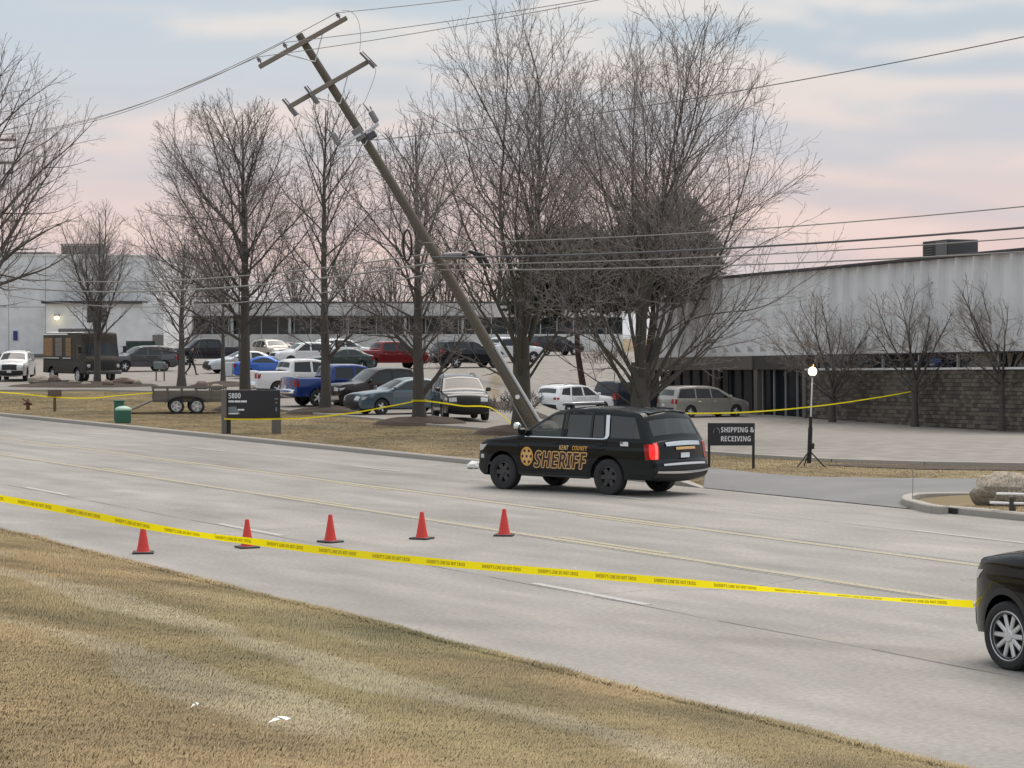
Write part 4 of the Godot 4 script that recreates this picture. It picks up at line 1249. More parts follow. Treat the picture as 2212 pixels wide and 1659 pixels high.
		mm.box(mp[0] + Vector3(0, 0.02, s * 0.13), Vector3(0.10, 0.16, 0.20), Basis(Vector3.UP, s * 0.2), 0.04)
		mm.box(mp[0] + Vector3(0, -0.05, s * 0.03), Vector3(0.06, 0.04, 0.14), Basis(), 0.01)
		part("mirror", mm, M[o.get("mirror", "black_plastic")] if o.has("mirror") else pm, node)
		# lights wrap from the band on to the sides
		var fy: float = o.get("fy", sp.ol[3][1] - 0.10)
		var fh: float = o.get("fh", 0.14)
		var hm2 := MB.new()
		var ia := sh.at_y(fy - fh * 0.5, true)
		var ib := sh.at_y(fy + fh * 0.5, true)
		sh.band(hm2, ia, ib, s * 0.62, s * 1.0, 0.006, 3, 4)
		var fx: float = minf(sh.ol[int(ia)].x, sh.ol[int(ib) + 1].x) - 0.02
		var hm3 := MB.new()
		sh.side(hm3, poly([[fx - 0.26, fy + fh * 0.5 + 0.02], [fx, fy + fh * 0.5], [fx, fy - fh * 0.4], [fx - 0.12, fy - fh * 0.2]]), [], 0.006, [s])
		part("side_lens", hm3, M.lamp_glass, part("headlight", hm2, M.lamp_glass, node))
		var ry: float = o.get("ry", sp.belt - 0.12)
		var rh: float = o.get("rh", 0.26)
		var rm := MB.new()
		ia = sh.at_y(ry + rh * 0.5, false); ib = sh.at_y(ry - rh * 0.5, false)
		sh.band(rm, ia, ib, s * o.get("rt", 0.80), s * 1.0, 0.008, 3, 3)
		var rx: float = maxf(sh.ol[int(ia)].x, sh.ol[int(ib) + 1].x) + 0.015
		var rm2 := MB.new()
		sh.side(rm2, poly([[rx, ry + rh * 0.5], [rx + 0.17, ry + rh * 0.42], [rx + 0.12, ry - rh * 0.5], [rx, ry - rh * 0.5]]), [], 0.006, [s])
		part("side_lens", rm2, M[o.get("tail", "red_glass")], part("taillight", rm, M[o.get("tail", "red_glass")], node))
	# grille, lower bumpers, plates
	var gr := MB.new()
	var gy: float = sp.ol[3][1] - 0.12
	sh.band(gr, sh.at_y(gy - 0.16, true), sh.at_y(gy + 0.10, true), -0.58, 0.58, 0.008, 3, 8)
	part("grille", gr, M[o.get("grille", "black_plastic")], node)
	var bu := MB.new()
	var by: float = sp.fl + 0.10
	sh.band(bu, sh.at_y(by - 0.05, true), sh.at_y(by + 0.17, true), -1.0, 1.0, 0.010, 3, 10)
	part("front_bumper", bu, M[o.get("bumper", "black_plastic")] if o.has("bumper") else M.black_plastic, node)
	bu = MB.new()
	sh.band(bu, sh.at_y(by + 0.20, false), sh.at_y(by - 0.03, false), -1.0, 1.0, 0.012, 3, 10)
	part("rear_bumper", bu, M[o.get("rear_bumper", "black_plastic")], node)
	var pl := MB.new()
	var py: float = o.get("py", sp.belt - 0.32)
	sh.band(pl, sh.at_y(py + 0.075, false), sh.at_y(py - 0.075, false), -0.17, 0.17, 0.022, 1, 2)
	part("plate", pl, M.plate, node)
	if o.get("front_plate", false):
		pl = MB.new()
		sh.band(pl, sh.at_y(by + 0.08, true), sh.at_y(by + 0.21, true), -0.17, 0.17, 0.025, 1, 2)
		part("plate", pl, M.plate, node)
	if o.has("rack"):
		for s in [-1.0, 1.0]:
			var rk := MB.new()
			var pts := PackedVector3Array()
			var rad := PackedFloat32Array()
			for k in 7:
				var xx := lerpf(0.05, sh.x0 + 0.75, k / 6.0)
				pts.push_back(Vector3(xx, sh.top_y(xx) + (0.055 if k > 0 and k < 6 else 0.0), s * (sh.W(xx, sh.top_y(xx) - 0.05) - 0.10)))
				rad.push_back(0.018)
			rk.tube(pts, rad, 6)
			part("roof_rail", rk, M[o.rack], node)
	node.set_meta("shell", null); node.remove_meta("shell")
	last_shell = sh
	if sx != 1.0 or sy != 1.0: node.scale = Vector3(sx, sy, o.get("sz", 1.0))
	return node
var last_shell: Shell

func build_patrol_car() -> void:
	var black := paint("paint_patrol", Color(0.006, 0.0095, 0.0115), 0.0)
	var hd := Vector2(-sin(deg_to_rad(48.8)), cos(deg_to_rad(48.8)))
	var n := vehicle("patrol_car", "black sheriff SUV with gold door lettering and lit brake light", "police car", "patrol", 1.60, 52.35, hd, {
		"paint": black, "glass": "glass_tint", "front_glass": "glass_clear", "screen": "glass_clear", "cell": 0.06, "y": 0.0, "ry": 0.985, "rh": 0.36, "rt": 0.86, "fy": 0.92, "fh": 0.16, "tail": "red_glass", "py": 0.86, "bumper": "black_plastic", "rear_bumper": "black_plastic", "pf": 0.12})
	var sh := last_shell
	var L := -1.0
	# brake light lenses that are lit on the near side
	var mb := MB.new()
	sh.side(mb, poly([[-2.775, 1.15], [-2.66, 1.13], [-2.68, 0.90], [-2.72, 0.82], [-2.785, 0.82]]), [], 0.012, [L])
	part("brake_light", mb, M.brake_lit, n)
	mb = MB.new()
	sh.band(mb, sh.at_y(1.15, false), sh.at_y(0.82, false), -1.0, -0.91, 0.016, 3, 2)
	part("brake_light", mb, M.brake_core, n)
	# chrome: belt line, raked pillar, tailgate bar, bumper bars
	for s in [-1.0, 1.0]:
		mb = MB.new()
		sh.side(mb, poly([[-1.03, 1.245], [-1.00, 1.75], [-1.06, 1.75], [-1.10, 1.245]]), [], 0.004, [s])
		part("window_divider", mb, M.black_plastic, n)
		mb = MB.new()
		sh.side(mb, poly([[0.84, 1.242], [0.84, 1.222], [-1.42, 1.222], [-1.54, 1.24], [-1.585, 1.31], [-1.52, 1.755], [-1.42, 1.755], [-1.485, 1.31], [-1.46, 1.255], [-1.40, 1.242]]), [], 0.014, [s])
		part("window_trim", mb, M.chrome, n)
	mb = MB.new()
	sh.band(mb, sh.at_y(1.135, false), sh.at_y(1.075, false), -0.66, 0.66, 0.035, 1, 8)
	part("tailgate_bar", mb, M.chrome, n)
	mb = MB.new()
	sh.band(mb, sh.at_y(1.05, false), sh.at_y(1.005, false), -0.34, 0.42, 0.03, 1, 6)
	part("tailgate_lettering_strip", mb, M.gold_pale, n)
	for y in [0.69, 0.555]:
		mb = MB.new()
		sh.band(mb, sh.at_y(y + 0.018, false), sh.at_y(y - 0.018, false), -0.98 if y < 0.6 else -0.82, 0.98 if y < 0.6 else 0.82, 0.03, 1, 10)
		part("bumper_bar", mb, M.chrome if y < 0.6 else M.alloy, n)
	# spoiler, roof rails, light bar, antenna
	mb = MB.new()
	for k in 8:
		var t0 := lerpf(-0.80, 0.80, k / 8.0)
		var t1 := lerpf(-0.80, 0.80, (k + 1) / 8.0)
		var i0 := sh.at_y(1.80, false)
		var a := sh.across(i0 - 0.3, t0, 0.012); var b := sh.across(i0 - 0.3, t1, 0.012)
		var e := Vector3(-0.16, -0.035, 0)
		mb.quad(a, b, b + e, a + e, Vector3.UP); mb.quad(a + Vector3(0, -0.04, 0), b + Vector3(0, -0.04, 0), b + e + Vector3(0, -0.025, 0), a + e + Vector3(0, -0.025, 0), Vector3.DOWN)
		mb.quad(a + e, b + e, b + e + Vector3(0, -0.03, 0), a + e + Vector3(0, -0.03, 0), Vector3.LEFT)
	part("spoiler", mb, black, n)
	mb = MB.new()
	mb.box(Vector3(-0.05, 1.945, 0), Vector3(0.28, 0.035, 1.22), Basis(), 0.012)
	var lb := part("light_bar", mb, M.black_plastic, n)
	mb = MB.new()
	mb.box(Vector3(-0.05, 1.985, 0), Vector3(0.25, 0.045, 1.18), Basis(), 0.018)
	part("lens", mb, M.lamp_glass, lb)
	for s in [-1.0, 1.0]:
		mb = MB.new()
		mb.box(Vector3(-0.05, 1.915, s * 0.5), Vector3(0.06, 0.05, 0.08))
		part("foot", mb, M.black_plastic, lb)
	mb = MB.new()
	mb.rod(Vector3(-1.7, 1.87, 0.0), Vector3(-1.7, 1.99, 0.0), 0.02, 8, 0.008)
	part("antenna", mb, M.black_plastic, n)
	# push bumper at the nose
	mb = MB.new()
	for s in [-1.0, 1.0]:
		var p := PackedVector3Array()
		for e in [[2.34, 0.36], [2.46, 0.44], [2.53, 0.60], [2.52, 0.95], [2.46, 1.10]]: p.push_back(Vector3(e[0], e[1], s * 0.42))
		mb.tube(p, PackedFloat32Array([0.03, 0.035, 0.035, 0.035, 0.03]), 8)
	for y in [0.55, 0.92]: mb.box(Vector3(2.53, y, 0), Vector3(0.05, 0.12, 1.0), Basis(), 0.015)
	part("push_bumper", mb, M.black_plastic, n)
	# spotlight on the windscreen pillar
	mb = MB.new()
	var sp := sh.spot(0.90, 1.30, 0.05, L)
	mb.rod(sp[0], sp[0] + Vector3(0.06, 0.12, -0.07), 0.014)
	mb.lathe([[0.0, -0.09], [0.05, -0.075], [0.085, -0.02], [0.09, 0.04], [0.075, 0.05], [0.0, 0.05]], 16, sp[0] + Vector3(0.08, 0.16, -0.08), Basis(Vector3.FORWARD, PI * 0.5))
	part("spotlight", mb, M.chrome, n)
	# amber and white marker lamps
	mb = MB.new()
	var m2 := sh.spot(2.18, 0.74, 0.01, L)
	mb.box(m2[0], Vector3(0.10, 0.09, 0.02), Basis(), 0.008)
	part("fog_lamp", mb, M.lamp_glass, n)
	# running board
	for s in [-1.0, 1.0]:
		mb = MB.new()
		mb.box(Vector3(0.0, 0.36, s * 0.96), Vector3(1.95, 0.05, 0.16), Basis(), 0.02)
		part("running_board", mb, M.black_plastic, n)
	# seats and steering wheel seen through the front door glass
	for e in [[0.05, -0.42], [0.05, 0.42], [-0.85, -0.42], [-0.85, 0.42]]:
		mb = MB.new()
		mb.box(Vector3(e[0], 0.85, e[1]), Vector3(0.52, 0.18, 0.52), Basis(), 0.06)
		mb.box(Vector3(e[0] - 0.30, 1.20, e[1]), Vector3(0.16, 0.62, 0.50), Basis(Vector3.BACK, 0.18), 0.06)
		mb.box(Vector3(e[0] - 0.38, 1.58, e[1]), Vector3(0.10, 0.18, 0.26), Basis(), 0.04)
		part("seat", mb, M.interior, n)
	mb = MB.new()
	var ring_pts := PackedVector3Array()
	var rr := PackedFloat32Array()
	for k in 17:
		var a := TAU * k / 16.0
		ring_pts.push_back(Vector3(0.62, 1.17, -0.42) + Basis(Vector3.BACK, 0.4) * Vector3(0, sin(a) * 0.19, cos(a) * 0.19)); rr.push_back(0.016)
	mb.tube(ring_pts, rr, 6)
	part("steering_wheel", mb, M.interior, n)
	mb = MB.new()
	mb.box(Vector3(0.85, 1.02, 0), Vector3(0.5, 0.30, 1.7), Basis(), 0.08)
	part("dashboard", mb, M.interior, n)
	# lettering on both sides: local x runs backwards on the near (left) side
	for s in [-1.0, 1.0]:
		var letter := func(cx: float, cy: float, off: float, skew: float) -> Callable:
			return func(x: float, y: float) -> Array: return sh.spot(cx + s * (x * 0.80 + skew * y), cy + y, off, s)
		var word := text_mesh("SHERIFF", 0.48, 700)
		var gold := MB.new()
		for k in 8:
			var a := TAU * k / 8.0
			lay_text(gold, word, letter.call(-0.20 + 0.022 * cos(a), 0.72 + 0.022 * sin(a), 0.0030 + 0.0002 * k, 0.16))
		part("lettering_outline", gold, M.gold_pale, n)
		var dark := MB.new()
		lay_text(dark, word, letter.call(-0.20, 0.72, 0.0062, 0.16))
		part("lettering", dark, M.brown_ink, n)
		var kc := MB.new()
		lay_text(kc, text_mesh("KENT", 0.135, 700), letter.call(-0.20 + s * 0.10, 1.005, 0.004, 0.16))
		part("lettering", kc, M.gold_pale, n)
		kc = MB.new()
		lay_text(kc, text_mesh("COUNTY", 0.135, 700), letter.call(-0.20 + s * 0.56, 1.005, 0.004, 0.16))
		part("lettering", kc, M.gold, n)
		# star badge
		var bd := MB.new()
		var bc := Vector2(-s * 0.98 - 0.20, 0.78)
		for k in 28:
			var a0 := TAU * k / 28.0
			var a1 := TAU * (k + 1) / 28.0
			var A := sh.spot(bc.x, bc.y, 0.004, s); var B := sh.spot(bc.x + cos(a0) * 0.185, bc.y + sin(a0) * 0.215, 0.004, s); var C := sh.spot(bc.x + cos(a1) * 0.185, bc.y + sin(a1) * 0.215, 0.004, s)
			bd.tri(A[0], B[0], C[0], A[1], B[1], C[1])
		var bn := part("star_badge", bd, M.gold, n)
		bd = MB.new()
		for k in 12:
			var a0 := TAU * k / 12.0 + PI / 2
			var a1 := TAU * (k + 1) / 12.0 + PI / 2
			var r0 := 0.165 if k % 2 == 0 else 0.085
			var r1 := 0.085 if k % 2 == 0 else 0.165
			var A := sh.spot(bc.x, bc.y, 0.006, s); var B := sh.spot(bc.x + cos(a0) * r0, bc.y + sin(a0) * r0 * 1.15, 0.006, s); var C := sh.spot(bc.x + cos(a1) * r1, bc.y + sin(a1) * r1 * 1.15, 0.006, s)
			bd.tri(A[0], B[0], C[0], A[1], B[1], C[1])
		part("star", bd, M.gold_pale, bn)
		for k in 7:
			bd = MB.new()
			var cc := bc if k == 6 else bc + Vector2(cos(TAU * k / 6.0) * 0.125, sin(TAU * k / 6.0) * 0.14)
			for j in 8:
				var a0 := TAU * j / 8.0
				var a1 := TAU * (j + 1) / 8.0
				var A := sh.spot(cc.x, cc.y, 0.008, s); var B := sh.spot(cc.x + cos(a0) * 0.032, cc.y + sin(a0) * 0.036, 0.008, s); var C := sh.spot(cc.x + cos(a1) * 0.032, cc.y + sin(a1) * 0.036, 0.008, s)
				bd.tri(A[0], B[0], C[0], A[1], B[1], C[1])
			part("badge_dot", bd, M.brown_ink, bn)
		# small flag under the rear quarter window
		bd = MB.new()
		sh.side(bd, poly([[-2.12, 1.185], [-1.90, 1.185], [-1.90, 1.085], [-2.12, 1.085]]), [], 0.004, [s])
		var fl := part("flag_decal", bd, M.sign_white, n)
		bd = MB.new()
		sh.side(bd, poly([[-1.985, 1.185], [-1.90, 1.185], [-1.90, 1.135], [-1.985, 1.135]]), [], 0.006, [s])
		part("flag_canton", bd, M.sign_grey, fl)

func build_cars() -> void:
	var L := -RN          # heading of cars that face the road
	var R := RN
	var C := -RD          # heading towards the camera side along the road
	var P := "cars parked in the lot"
	build_patrol_car()
	# black crossover that holds the end of the tape
	vehicle("crossover", "black crossover with bright ten spoke wheels holding the tape end", "car", "crossover", 6.53, 23.05, Vector2(-sin(deg_to_rad(24.0)), cos(deg_to_rad(24.0))), {"paint": paint("paint_black", Color(0.005, 0.005, 0.006), 0.0), "cell": 0.07, "style": "ten", "flare": "black_plastic", "y": 0.0, "pf": 0.24, "steer": 0.10, "fy": 0.92, "fh": 0.12, "mirror_back": 0.3})
	var pos := func(u: float, d: float) -> Vector2: return Vector2(X(u, d), d)
	var a: Array = [
		["parked_suv", "dark SUV facing the road with a roof rack beside the taped tree", "suv", 993, 92.3, Vector2(0.17, -0.985), {"paint": paint("paint_sage", Color(0.035, 0.034, 0.032), 0.0), "rack": "black_plastic", "bumper": "black_plastic", "sy": 1.03, "front_plate": false, "grille": "black_plastic"}],
		["parked_sedan", "blue grey sedan parked nose to the taped tree", "sedan", 868, 99.0, L, {"paint": paint("paint_bluegrey", Color(0.07, 0.11, 0.14)), "sy": 1.06}],
		["parked_pickup", "dark brown pickup with chrome bumper behind the blue grey sedan", "pickup", 832, 105.5, L, {"paint": paint("paint_brown", Color(0.035, 0.025, 0.026)), "sy": 0.98, "bumper": "chrome", "grille": "black_plastic"}],
		["parked_pickup", "deep blue pickup backed towards the address sign", "pickup", 745, 109.0, R, {"paint": paint("paint_navy", Color(0.018, 0.045, 0.19)), "rear_bumper": "chrome", "rh": 0.34}],
		["parked_pickup", "white pickup between the address sign and the blue pickup", "pickup", 655, 118.0, R, {"paint": paint("paint_white_a", Color(0.72, 0.72, 0.74), 0.0), "rear_bumper": "chrome"}],
		["parked_coupe", "bright blue coupe behind the broad bare tree", "coupe", 590, 143.0, C.rotated(0.85), {"paint": paint("paint_blue", Color(0.02, 0.13, 0.55))}],
		["parked_sedan", "pale silver sedan at the edge of the mulch bed by blue coupe", "sedan", 520, 153.0, L, {"paint": paint("paint_silver", Color(0.50, 0.52, 0.55))}],
		["parked_sedan", "dark green sedan in front of the red pickup", "sedan", 730, 156.0, L, {"paint": paint("paint_green", Color(0.055, 0.075, 0.075)), "sy": 1.08}],
		["parked_suv", "white crossover behind the dark green sedan", "suv", 655, 168.0, L, {"paint": paint("paint_white_b", Color(0.70, 0.71, 0.73), 0.0)}],
		["parked_suv", "tan silver crossover at the far row beside a dark red car", "suv", 588, 178.0, C, {"paint": paint("paint_tan", Color(0.42, 0.37, 0.30)), "rack": "black_plastic"}],  # even tan silver paint over the whole body
		["parked_sedan", "dark red sedan in the far row beside the silver crossover", "sedan", 622, 180.0, C, {"paint": paint("paint_maroon", Color(0.13, 0.025, 0.03))}],
		["parked_suv", "white SUV in the far row behind the red pickup bed", "suv", 742, 180.0, R, {"paint": paint("paint_white_c", Color(0.68, 0.69, 0.72), 0.0)}],
		["parked_pickup", "dark red pickup truck with its tailgate to the road", "pickup", 842, 161.0, R, {"paint": paint("paint_red", Color(0.17, 0.014, 0.018)), "rear_bumper": "chrome", "style": "five"}],
		["parked_suv", "large black SUV behind the leaning pole", "patrol", 1014, 164.0, R, {"paint": paint("paint_black2", Color(0.016, 0.018, 0.022), 0.0), "rack": "black_plastic", "style": "five"}],
		["parked_pickup", "white pickup far back partly hidden by the leaning pole", "pickup", 1095, 176.0, R, {"paint": paint("paint_white_d", Color(0.66, 0.68, 0.72), 0.0)}],
		["parked_suv", "dark SUV on the far drive beside the slanting pine trunk", "suv", 1200, 196.0, R, {"paint": paint("paint_black3", Color(0.02, 0.02, 0.025), 0.0)}],
		["parked_suv", "white hatchback in front of the twiggy shrubs", "suv", 1242, 129.0, R.rotated(0.28), {"paint": paint("paint_white_e", Color(0.74, 0.76, 0.79), 0.0), "glass": "glass_tint", "rack": "black_plastic", "sy": 0.99, "ry": 0.96, "rh": 0.12}],
		["parked_pickup", "dark navy pickup with a covered bed behind the patrol car", "capped", 1378, 133.0, R.rotated(0.30), {"paint": paint("paint_ink", Color(0.022, 0.028, 0.04), 0.0), "rear_glass": "glass", "tail": "red_glass", "rh": 0.36, "flare": "black_plastic"}],
		["parked_van", "pale champagne minivan at the entrance doors of the finned building", "van", 1521, 129.0, R, {"paint": paint("paint_beige", Color(0.34, 0.33, 0.30)), "glass": "glass_tint", "handle": "alloy"}],
		["parked_suv", "grey crossover parked beside the food truck", "suv", 303, 156.0, L, {"paint": paint("paint_grey", Color(0.075, 0.075, 0.085)), "style": "five"}],
		["parked_suv", "white SUV with roof rack facing the road left of the food truck", "suv", 34, 140.0, Vector2(0.05, -1.0).normalized(), {"paint": paint("paint_white_f", Color(0.60, 0.60, 0.58), 0.1), "rack": "black_plastic", "bumper": "black_plastic", "front_plate": true, "sy": 1.04}],
		["parked_pickup", "black pickup behind the round crowned tree", "pickup", 440, 171.0, L, {"paint": paint("paint_black4", Color(0.025, 0.023, 0.03), 0.0), "style": "five"}],
	]
	for e in a:
		var p: Vector2 = pos.call(e[3], e[4])
		var o: Dictionary = e[6]
		o["group"] = P
		vehicle(e[0], e[1], {"parked_suv": "suv", "parked_sedan": "car", "parked_coupe": "car", "parked_pickup": "pickup", "parked_van": "minivan"}[e[0]], e[2], p.x, p.y, e[5], o)
	food_truck()
	trailer()

func food_truck() -> void:
	var d := 137.5
	var n := thing("food_truck", "dark brown step van food truck with wooden side panels", "truck", on(176, d) + Vector3(0, 0.07, 0), heading(-RD.rotated(0.10)))
	var sh := Shell.new()
	sh.w0 = 1.16; sh.belt = 1.2; sh.tum = 0.0; sh.pf = 0.05; sh.pr = 0.02; sh.edge = 0.05; sh.cell = 0.25
	sh.setup([[3.0, 0.55], [3.08, 0.65], [3.06, 1.25], [2.98, 1.42], [2.90, 1.50, "w"], [2.62, 2.35, "b"], [2.55, 2.85], [2.40, 2.93], [-3.0, 2.93], [-3.08, 2.85], [-3.10, 0.6], [-3.0, 0.55]], 0.08)
	var ol := sh.ol.duplicate()
	var arches := [arch(1.9, 0.42, 0.52), arch(-1.75, 0.42, 0.52)]
	var door := poly([[2.45, 0.6], [2.45, 2.3], [1.55, 2.45], [1.55, 0.95], [1.42, 0.6]])
	var win := poly([[2.30, 1.45], [2.28, 2.2], [1.68, 2.3], [1.68, 1.45]])
	var body := MB.new()
	sh.side(body, ol, arches + [win], 0.0, [-1.0, 1.0])
	var ws := MB.new()
	var roof := MB.new()
	for i in sh.ol.size() - 1:
		if sh.tg[i] == "w":
			sh.band(ws, i, i + 1, -0.92, 0.92, -0.006, 2, 8)
			sh.band(body, i, i + 1, -1.0, -0.92, 0.0, 2, 1); sh.band(body, i, i + 1, 0.92, 1.0, 0.0, 2, 1)
		elif sh.ol[i].y > 2.9 and sh.ol[i + 1].y > 2.9: sh.band(roof, i, i + 1, -1.0, 1.0, 0.004, 3, 8)
		else: sh.band(body, i, i + 1, -1.0, 1.0, 0.0, 2, 8)
	part("body", body, M.camo, n)
	part("windshield", ws, M.glass, n)
	part("roof", roof, M.white_paint, n)
	for s in [-1.0, 1.0]:
		var w := MB.new()
		sh.side(w, win, [], -0.01, [s])
		part("window", w, M.glass, n)
		for k in 3:   # planked panels
			var x0: float = [-2.85, -1.15, 0.35][k]
			var x1: float = [-1.55, -0.15, 1.15][k]
			var pn := MB.new()
			sh.side(pn, poly([[x0, 1.52], [x1, 1.52], [x1, 2.62], [x0, 2.62]]), [], 0.012, [s])
			var pp := part("wood_panel", pn, M.ply if k == 0 else M.trailer_wood, n)
			for j in 4:
				var pk := MB.new()
				var y := 1.56 + j * 0.265
				pk.box(Vector3((x0 + x1) * 0.5, y + 0.12, s * (sh.W(x0, y) + 0.02)), Vector3(x1 - x0 - 0.04, 0.235, 0.03), Basis(), 0.006)
				part("plank", pk, M.ply if k != 1 else M.trailer_wood, pp)
		var tr := MB.new()
		sh.side(tr, poly([[-3.0, 2.80], [0.7, 2.80], [0.55, 2.88], [-3.0, 2.88]]), [], 0.015, [s])
		part("roof_trim", tr, M.white_paint, n)
		var rl := MB.new()
		rl.box(Vector3(-1.75, 1.42, s * 1.19), Vector3(2.5, 0.07, 0.06), Basis(), 0.01)
		part("serving_rail", rl, M.galvanised, n)
		rl = MB.new()
		rl.box(Vector3(0.6, 1.42, s * 1.19), Vector3(1.2, 0.07, 0.06), Basis(), 0.01)
		part("serving_rail", rl, M.galvanised, n)
		for a in [1.9, -1.75]: wheel(n, Vector3(a, 0.41, s * 1.0), 0.42, "plain", s)
		var hl := MB.new()
		hl.lathe([[0.0, 0.03], [0.10, 0.02], [0.12, -0.02]], 14, Vector3(3.10, 0.98, s * 0.92), Basis(Vector3.FORWARD, PI * 0.5))
		part("headlight", hl, M.lamp_glass, n)
		var mr := MB.new()
		mr.box(Vector3(2.95, 1.95, s * 1.42), Vector3(0.08, 0.42, 0.22), Basis(), 0.03)
		mr.rod(Vector3(2.85, 2.1, s * 1.14), Vector3(2.95, 2.08, s * 1.36), 0.015)
		mr.rod(Vector3(2.85, 1.7, s * 1.14), Vector3(2.95, 1.8, s * 1.36), 0.015)
		part("mirror", mr, M.black_plastic, n)
	var g := MB.new()
	sh.band(g, sh.at_y(0.80, true), sh.at_y(1.28, true), -0.62, 0.62, 0.012, 3, 6)
	part("grille", g, M.black_plastic, n)
	g = MB.new()
	g.box(Vector3(3.14, 0.60, 0), Vector3(0.14, 0.2, 2.2), Basis(), 0.03)
	part("bumper", g, M.steel_dark, n)
	g = MB.new()
	g.box(Vector3(0, 0.62, 0), Vector3(5.6, 0.25, 1.5), Basis(), 0.05)
	part("underbody", g, M.interior, n)
	for e in [[1.2, 1.5], [-1.0, 1.9]]:
		g = MB.new()
		g.box(Vector3(e[0], 3.06, 0.1), Vector3(e[1], 0.24, 1.1), Basis(), 0.05)
		part("roof_vent", g, M.unit_dark, n)

func trailer() -> void:
	var d := 102.0
	var n := thing("utility_trailer", "grey plank sided utility trailer on two axles with its ramp down", "trailer", on(408, d), heading(Vector2(0.985, 0.17)))
	var mb := MB.new()
	mb.box(Vector3(0, 0.56, 0), Vector3(3.2, 0.10, 1.9), Basis(), 0.02)
	part("deck", mb, M.trailer_wood, n)
	for s in [-1.0, 1.0]:
		for k in 2:
			mb = MB.new()
			mb.box(Vector3(0, 0.70 + k * 0.19, s * 0.96), Vector3(3.2, 0.175, 0.05), Basis(), 0.01)
			part("side_board", mb, M.trailer_wood, n)
		mb = MB.new()
		mb.box(Vector3(0, 1.14, s * 0.97), Vector3(3.25, 0.07, 0.07), Basis(), 0.01)
		part("top_rail", mb, M.post_grey, n)
		for k in 6:
			mb = MB.new()
			mb.box(Vector3(-1.57 + k * 0.628, 0.84, s * 0.985), Vector3(0.06, 0.66, 0.05), Basis(), 0.008)
			part("stake", mb, M.post_grey, n)
		for a in [-0.48, 0.40]: wheel(n, Vector3(a - 0.1, 0.33, s * 1.12), 0.34, "plain", s)
		mb = MB.new()
		for k in 12:
			var a0 := PI * k / 12.0
			var a1 := PI * (k + 1) / 12.0
			var q0 := Vector3(-0.14 - cos(a0) * 0.92, 0.42 + sin(a0) * 0.40, 0)
			var q1 := Vector3(-0.14 - cos(a1) * 0.92, 0.42 + sin(a1) * 0.40, 0)
			mb.quad(q0 + Vector3(0, 0, s * 1.0), q1 + Vector3(0, 0, s * 1.0), q1 + Vector3(0, 0, s * 1.26), q0 + Vector3(0, 0, s * 1.26), Vector3.UP)
			mb.quad(q0 + Vector3(0, 0, s * 1.26), q1 + Vector3(0, 0, s * 1.26), q1 + Vector3(0, -0.05, s * 1.26), q0 + Vector3(0, -0.05, s * 1.26), Vector3(0, 0, s))
		part("fender", mb, M.steel_dark, n)
	mb = MB.new()
	var bb := Basis(Vector3.BACK, 0.40)
	mb.box(Vector3(-2.2, 0.32, 0), Vector3(1.3, 0.06, 1.7), bb, 0.01)
	part("ramp", mb, M.trailer_wood, n)
	mb = MB.new()
	mb.rod(Vector3(1.6, 0.52, 0.6), Vector3(2.8, 0.48, 0), 0.04)
	mb.rod(Vector3(1.6, 0.52, -0.6), Vector3(2.8, 0.48, 0), 0.04)
	mb.rod(Vector3(2.7, 0.0, 0), Vector3(2.7, 0.7, 0), 0.03)
	part("tongue", mb, M.steel_dark, n)
# ------------------------------------------------------------------ buildings
func boxpart(nm: String, at_: Vector3, size: Vector3, m: Material, parent: Node, bevel := 0.0, bas := Basis()) -> MeshInstance3D:
	var mb := MB.new()
	mb.box(at_, size, bas, bevel)
	return part(nm, mb, m, parent)
func mesh_part(nm: String, me: Mesh, at_: Vector3, parent: Node, bas := Basis()) -> MeshInstance3D:
	var o := MeshInstance3D.new()
	o.name = nm; o.mesh = me
	parent.add_child(o, true)
	o.transform = Transform3D(bas, at_)
	return o

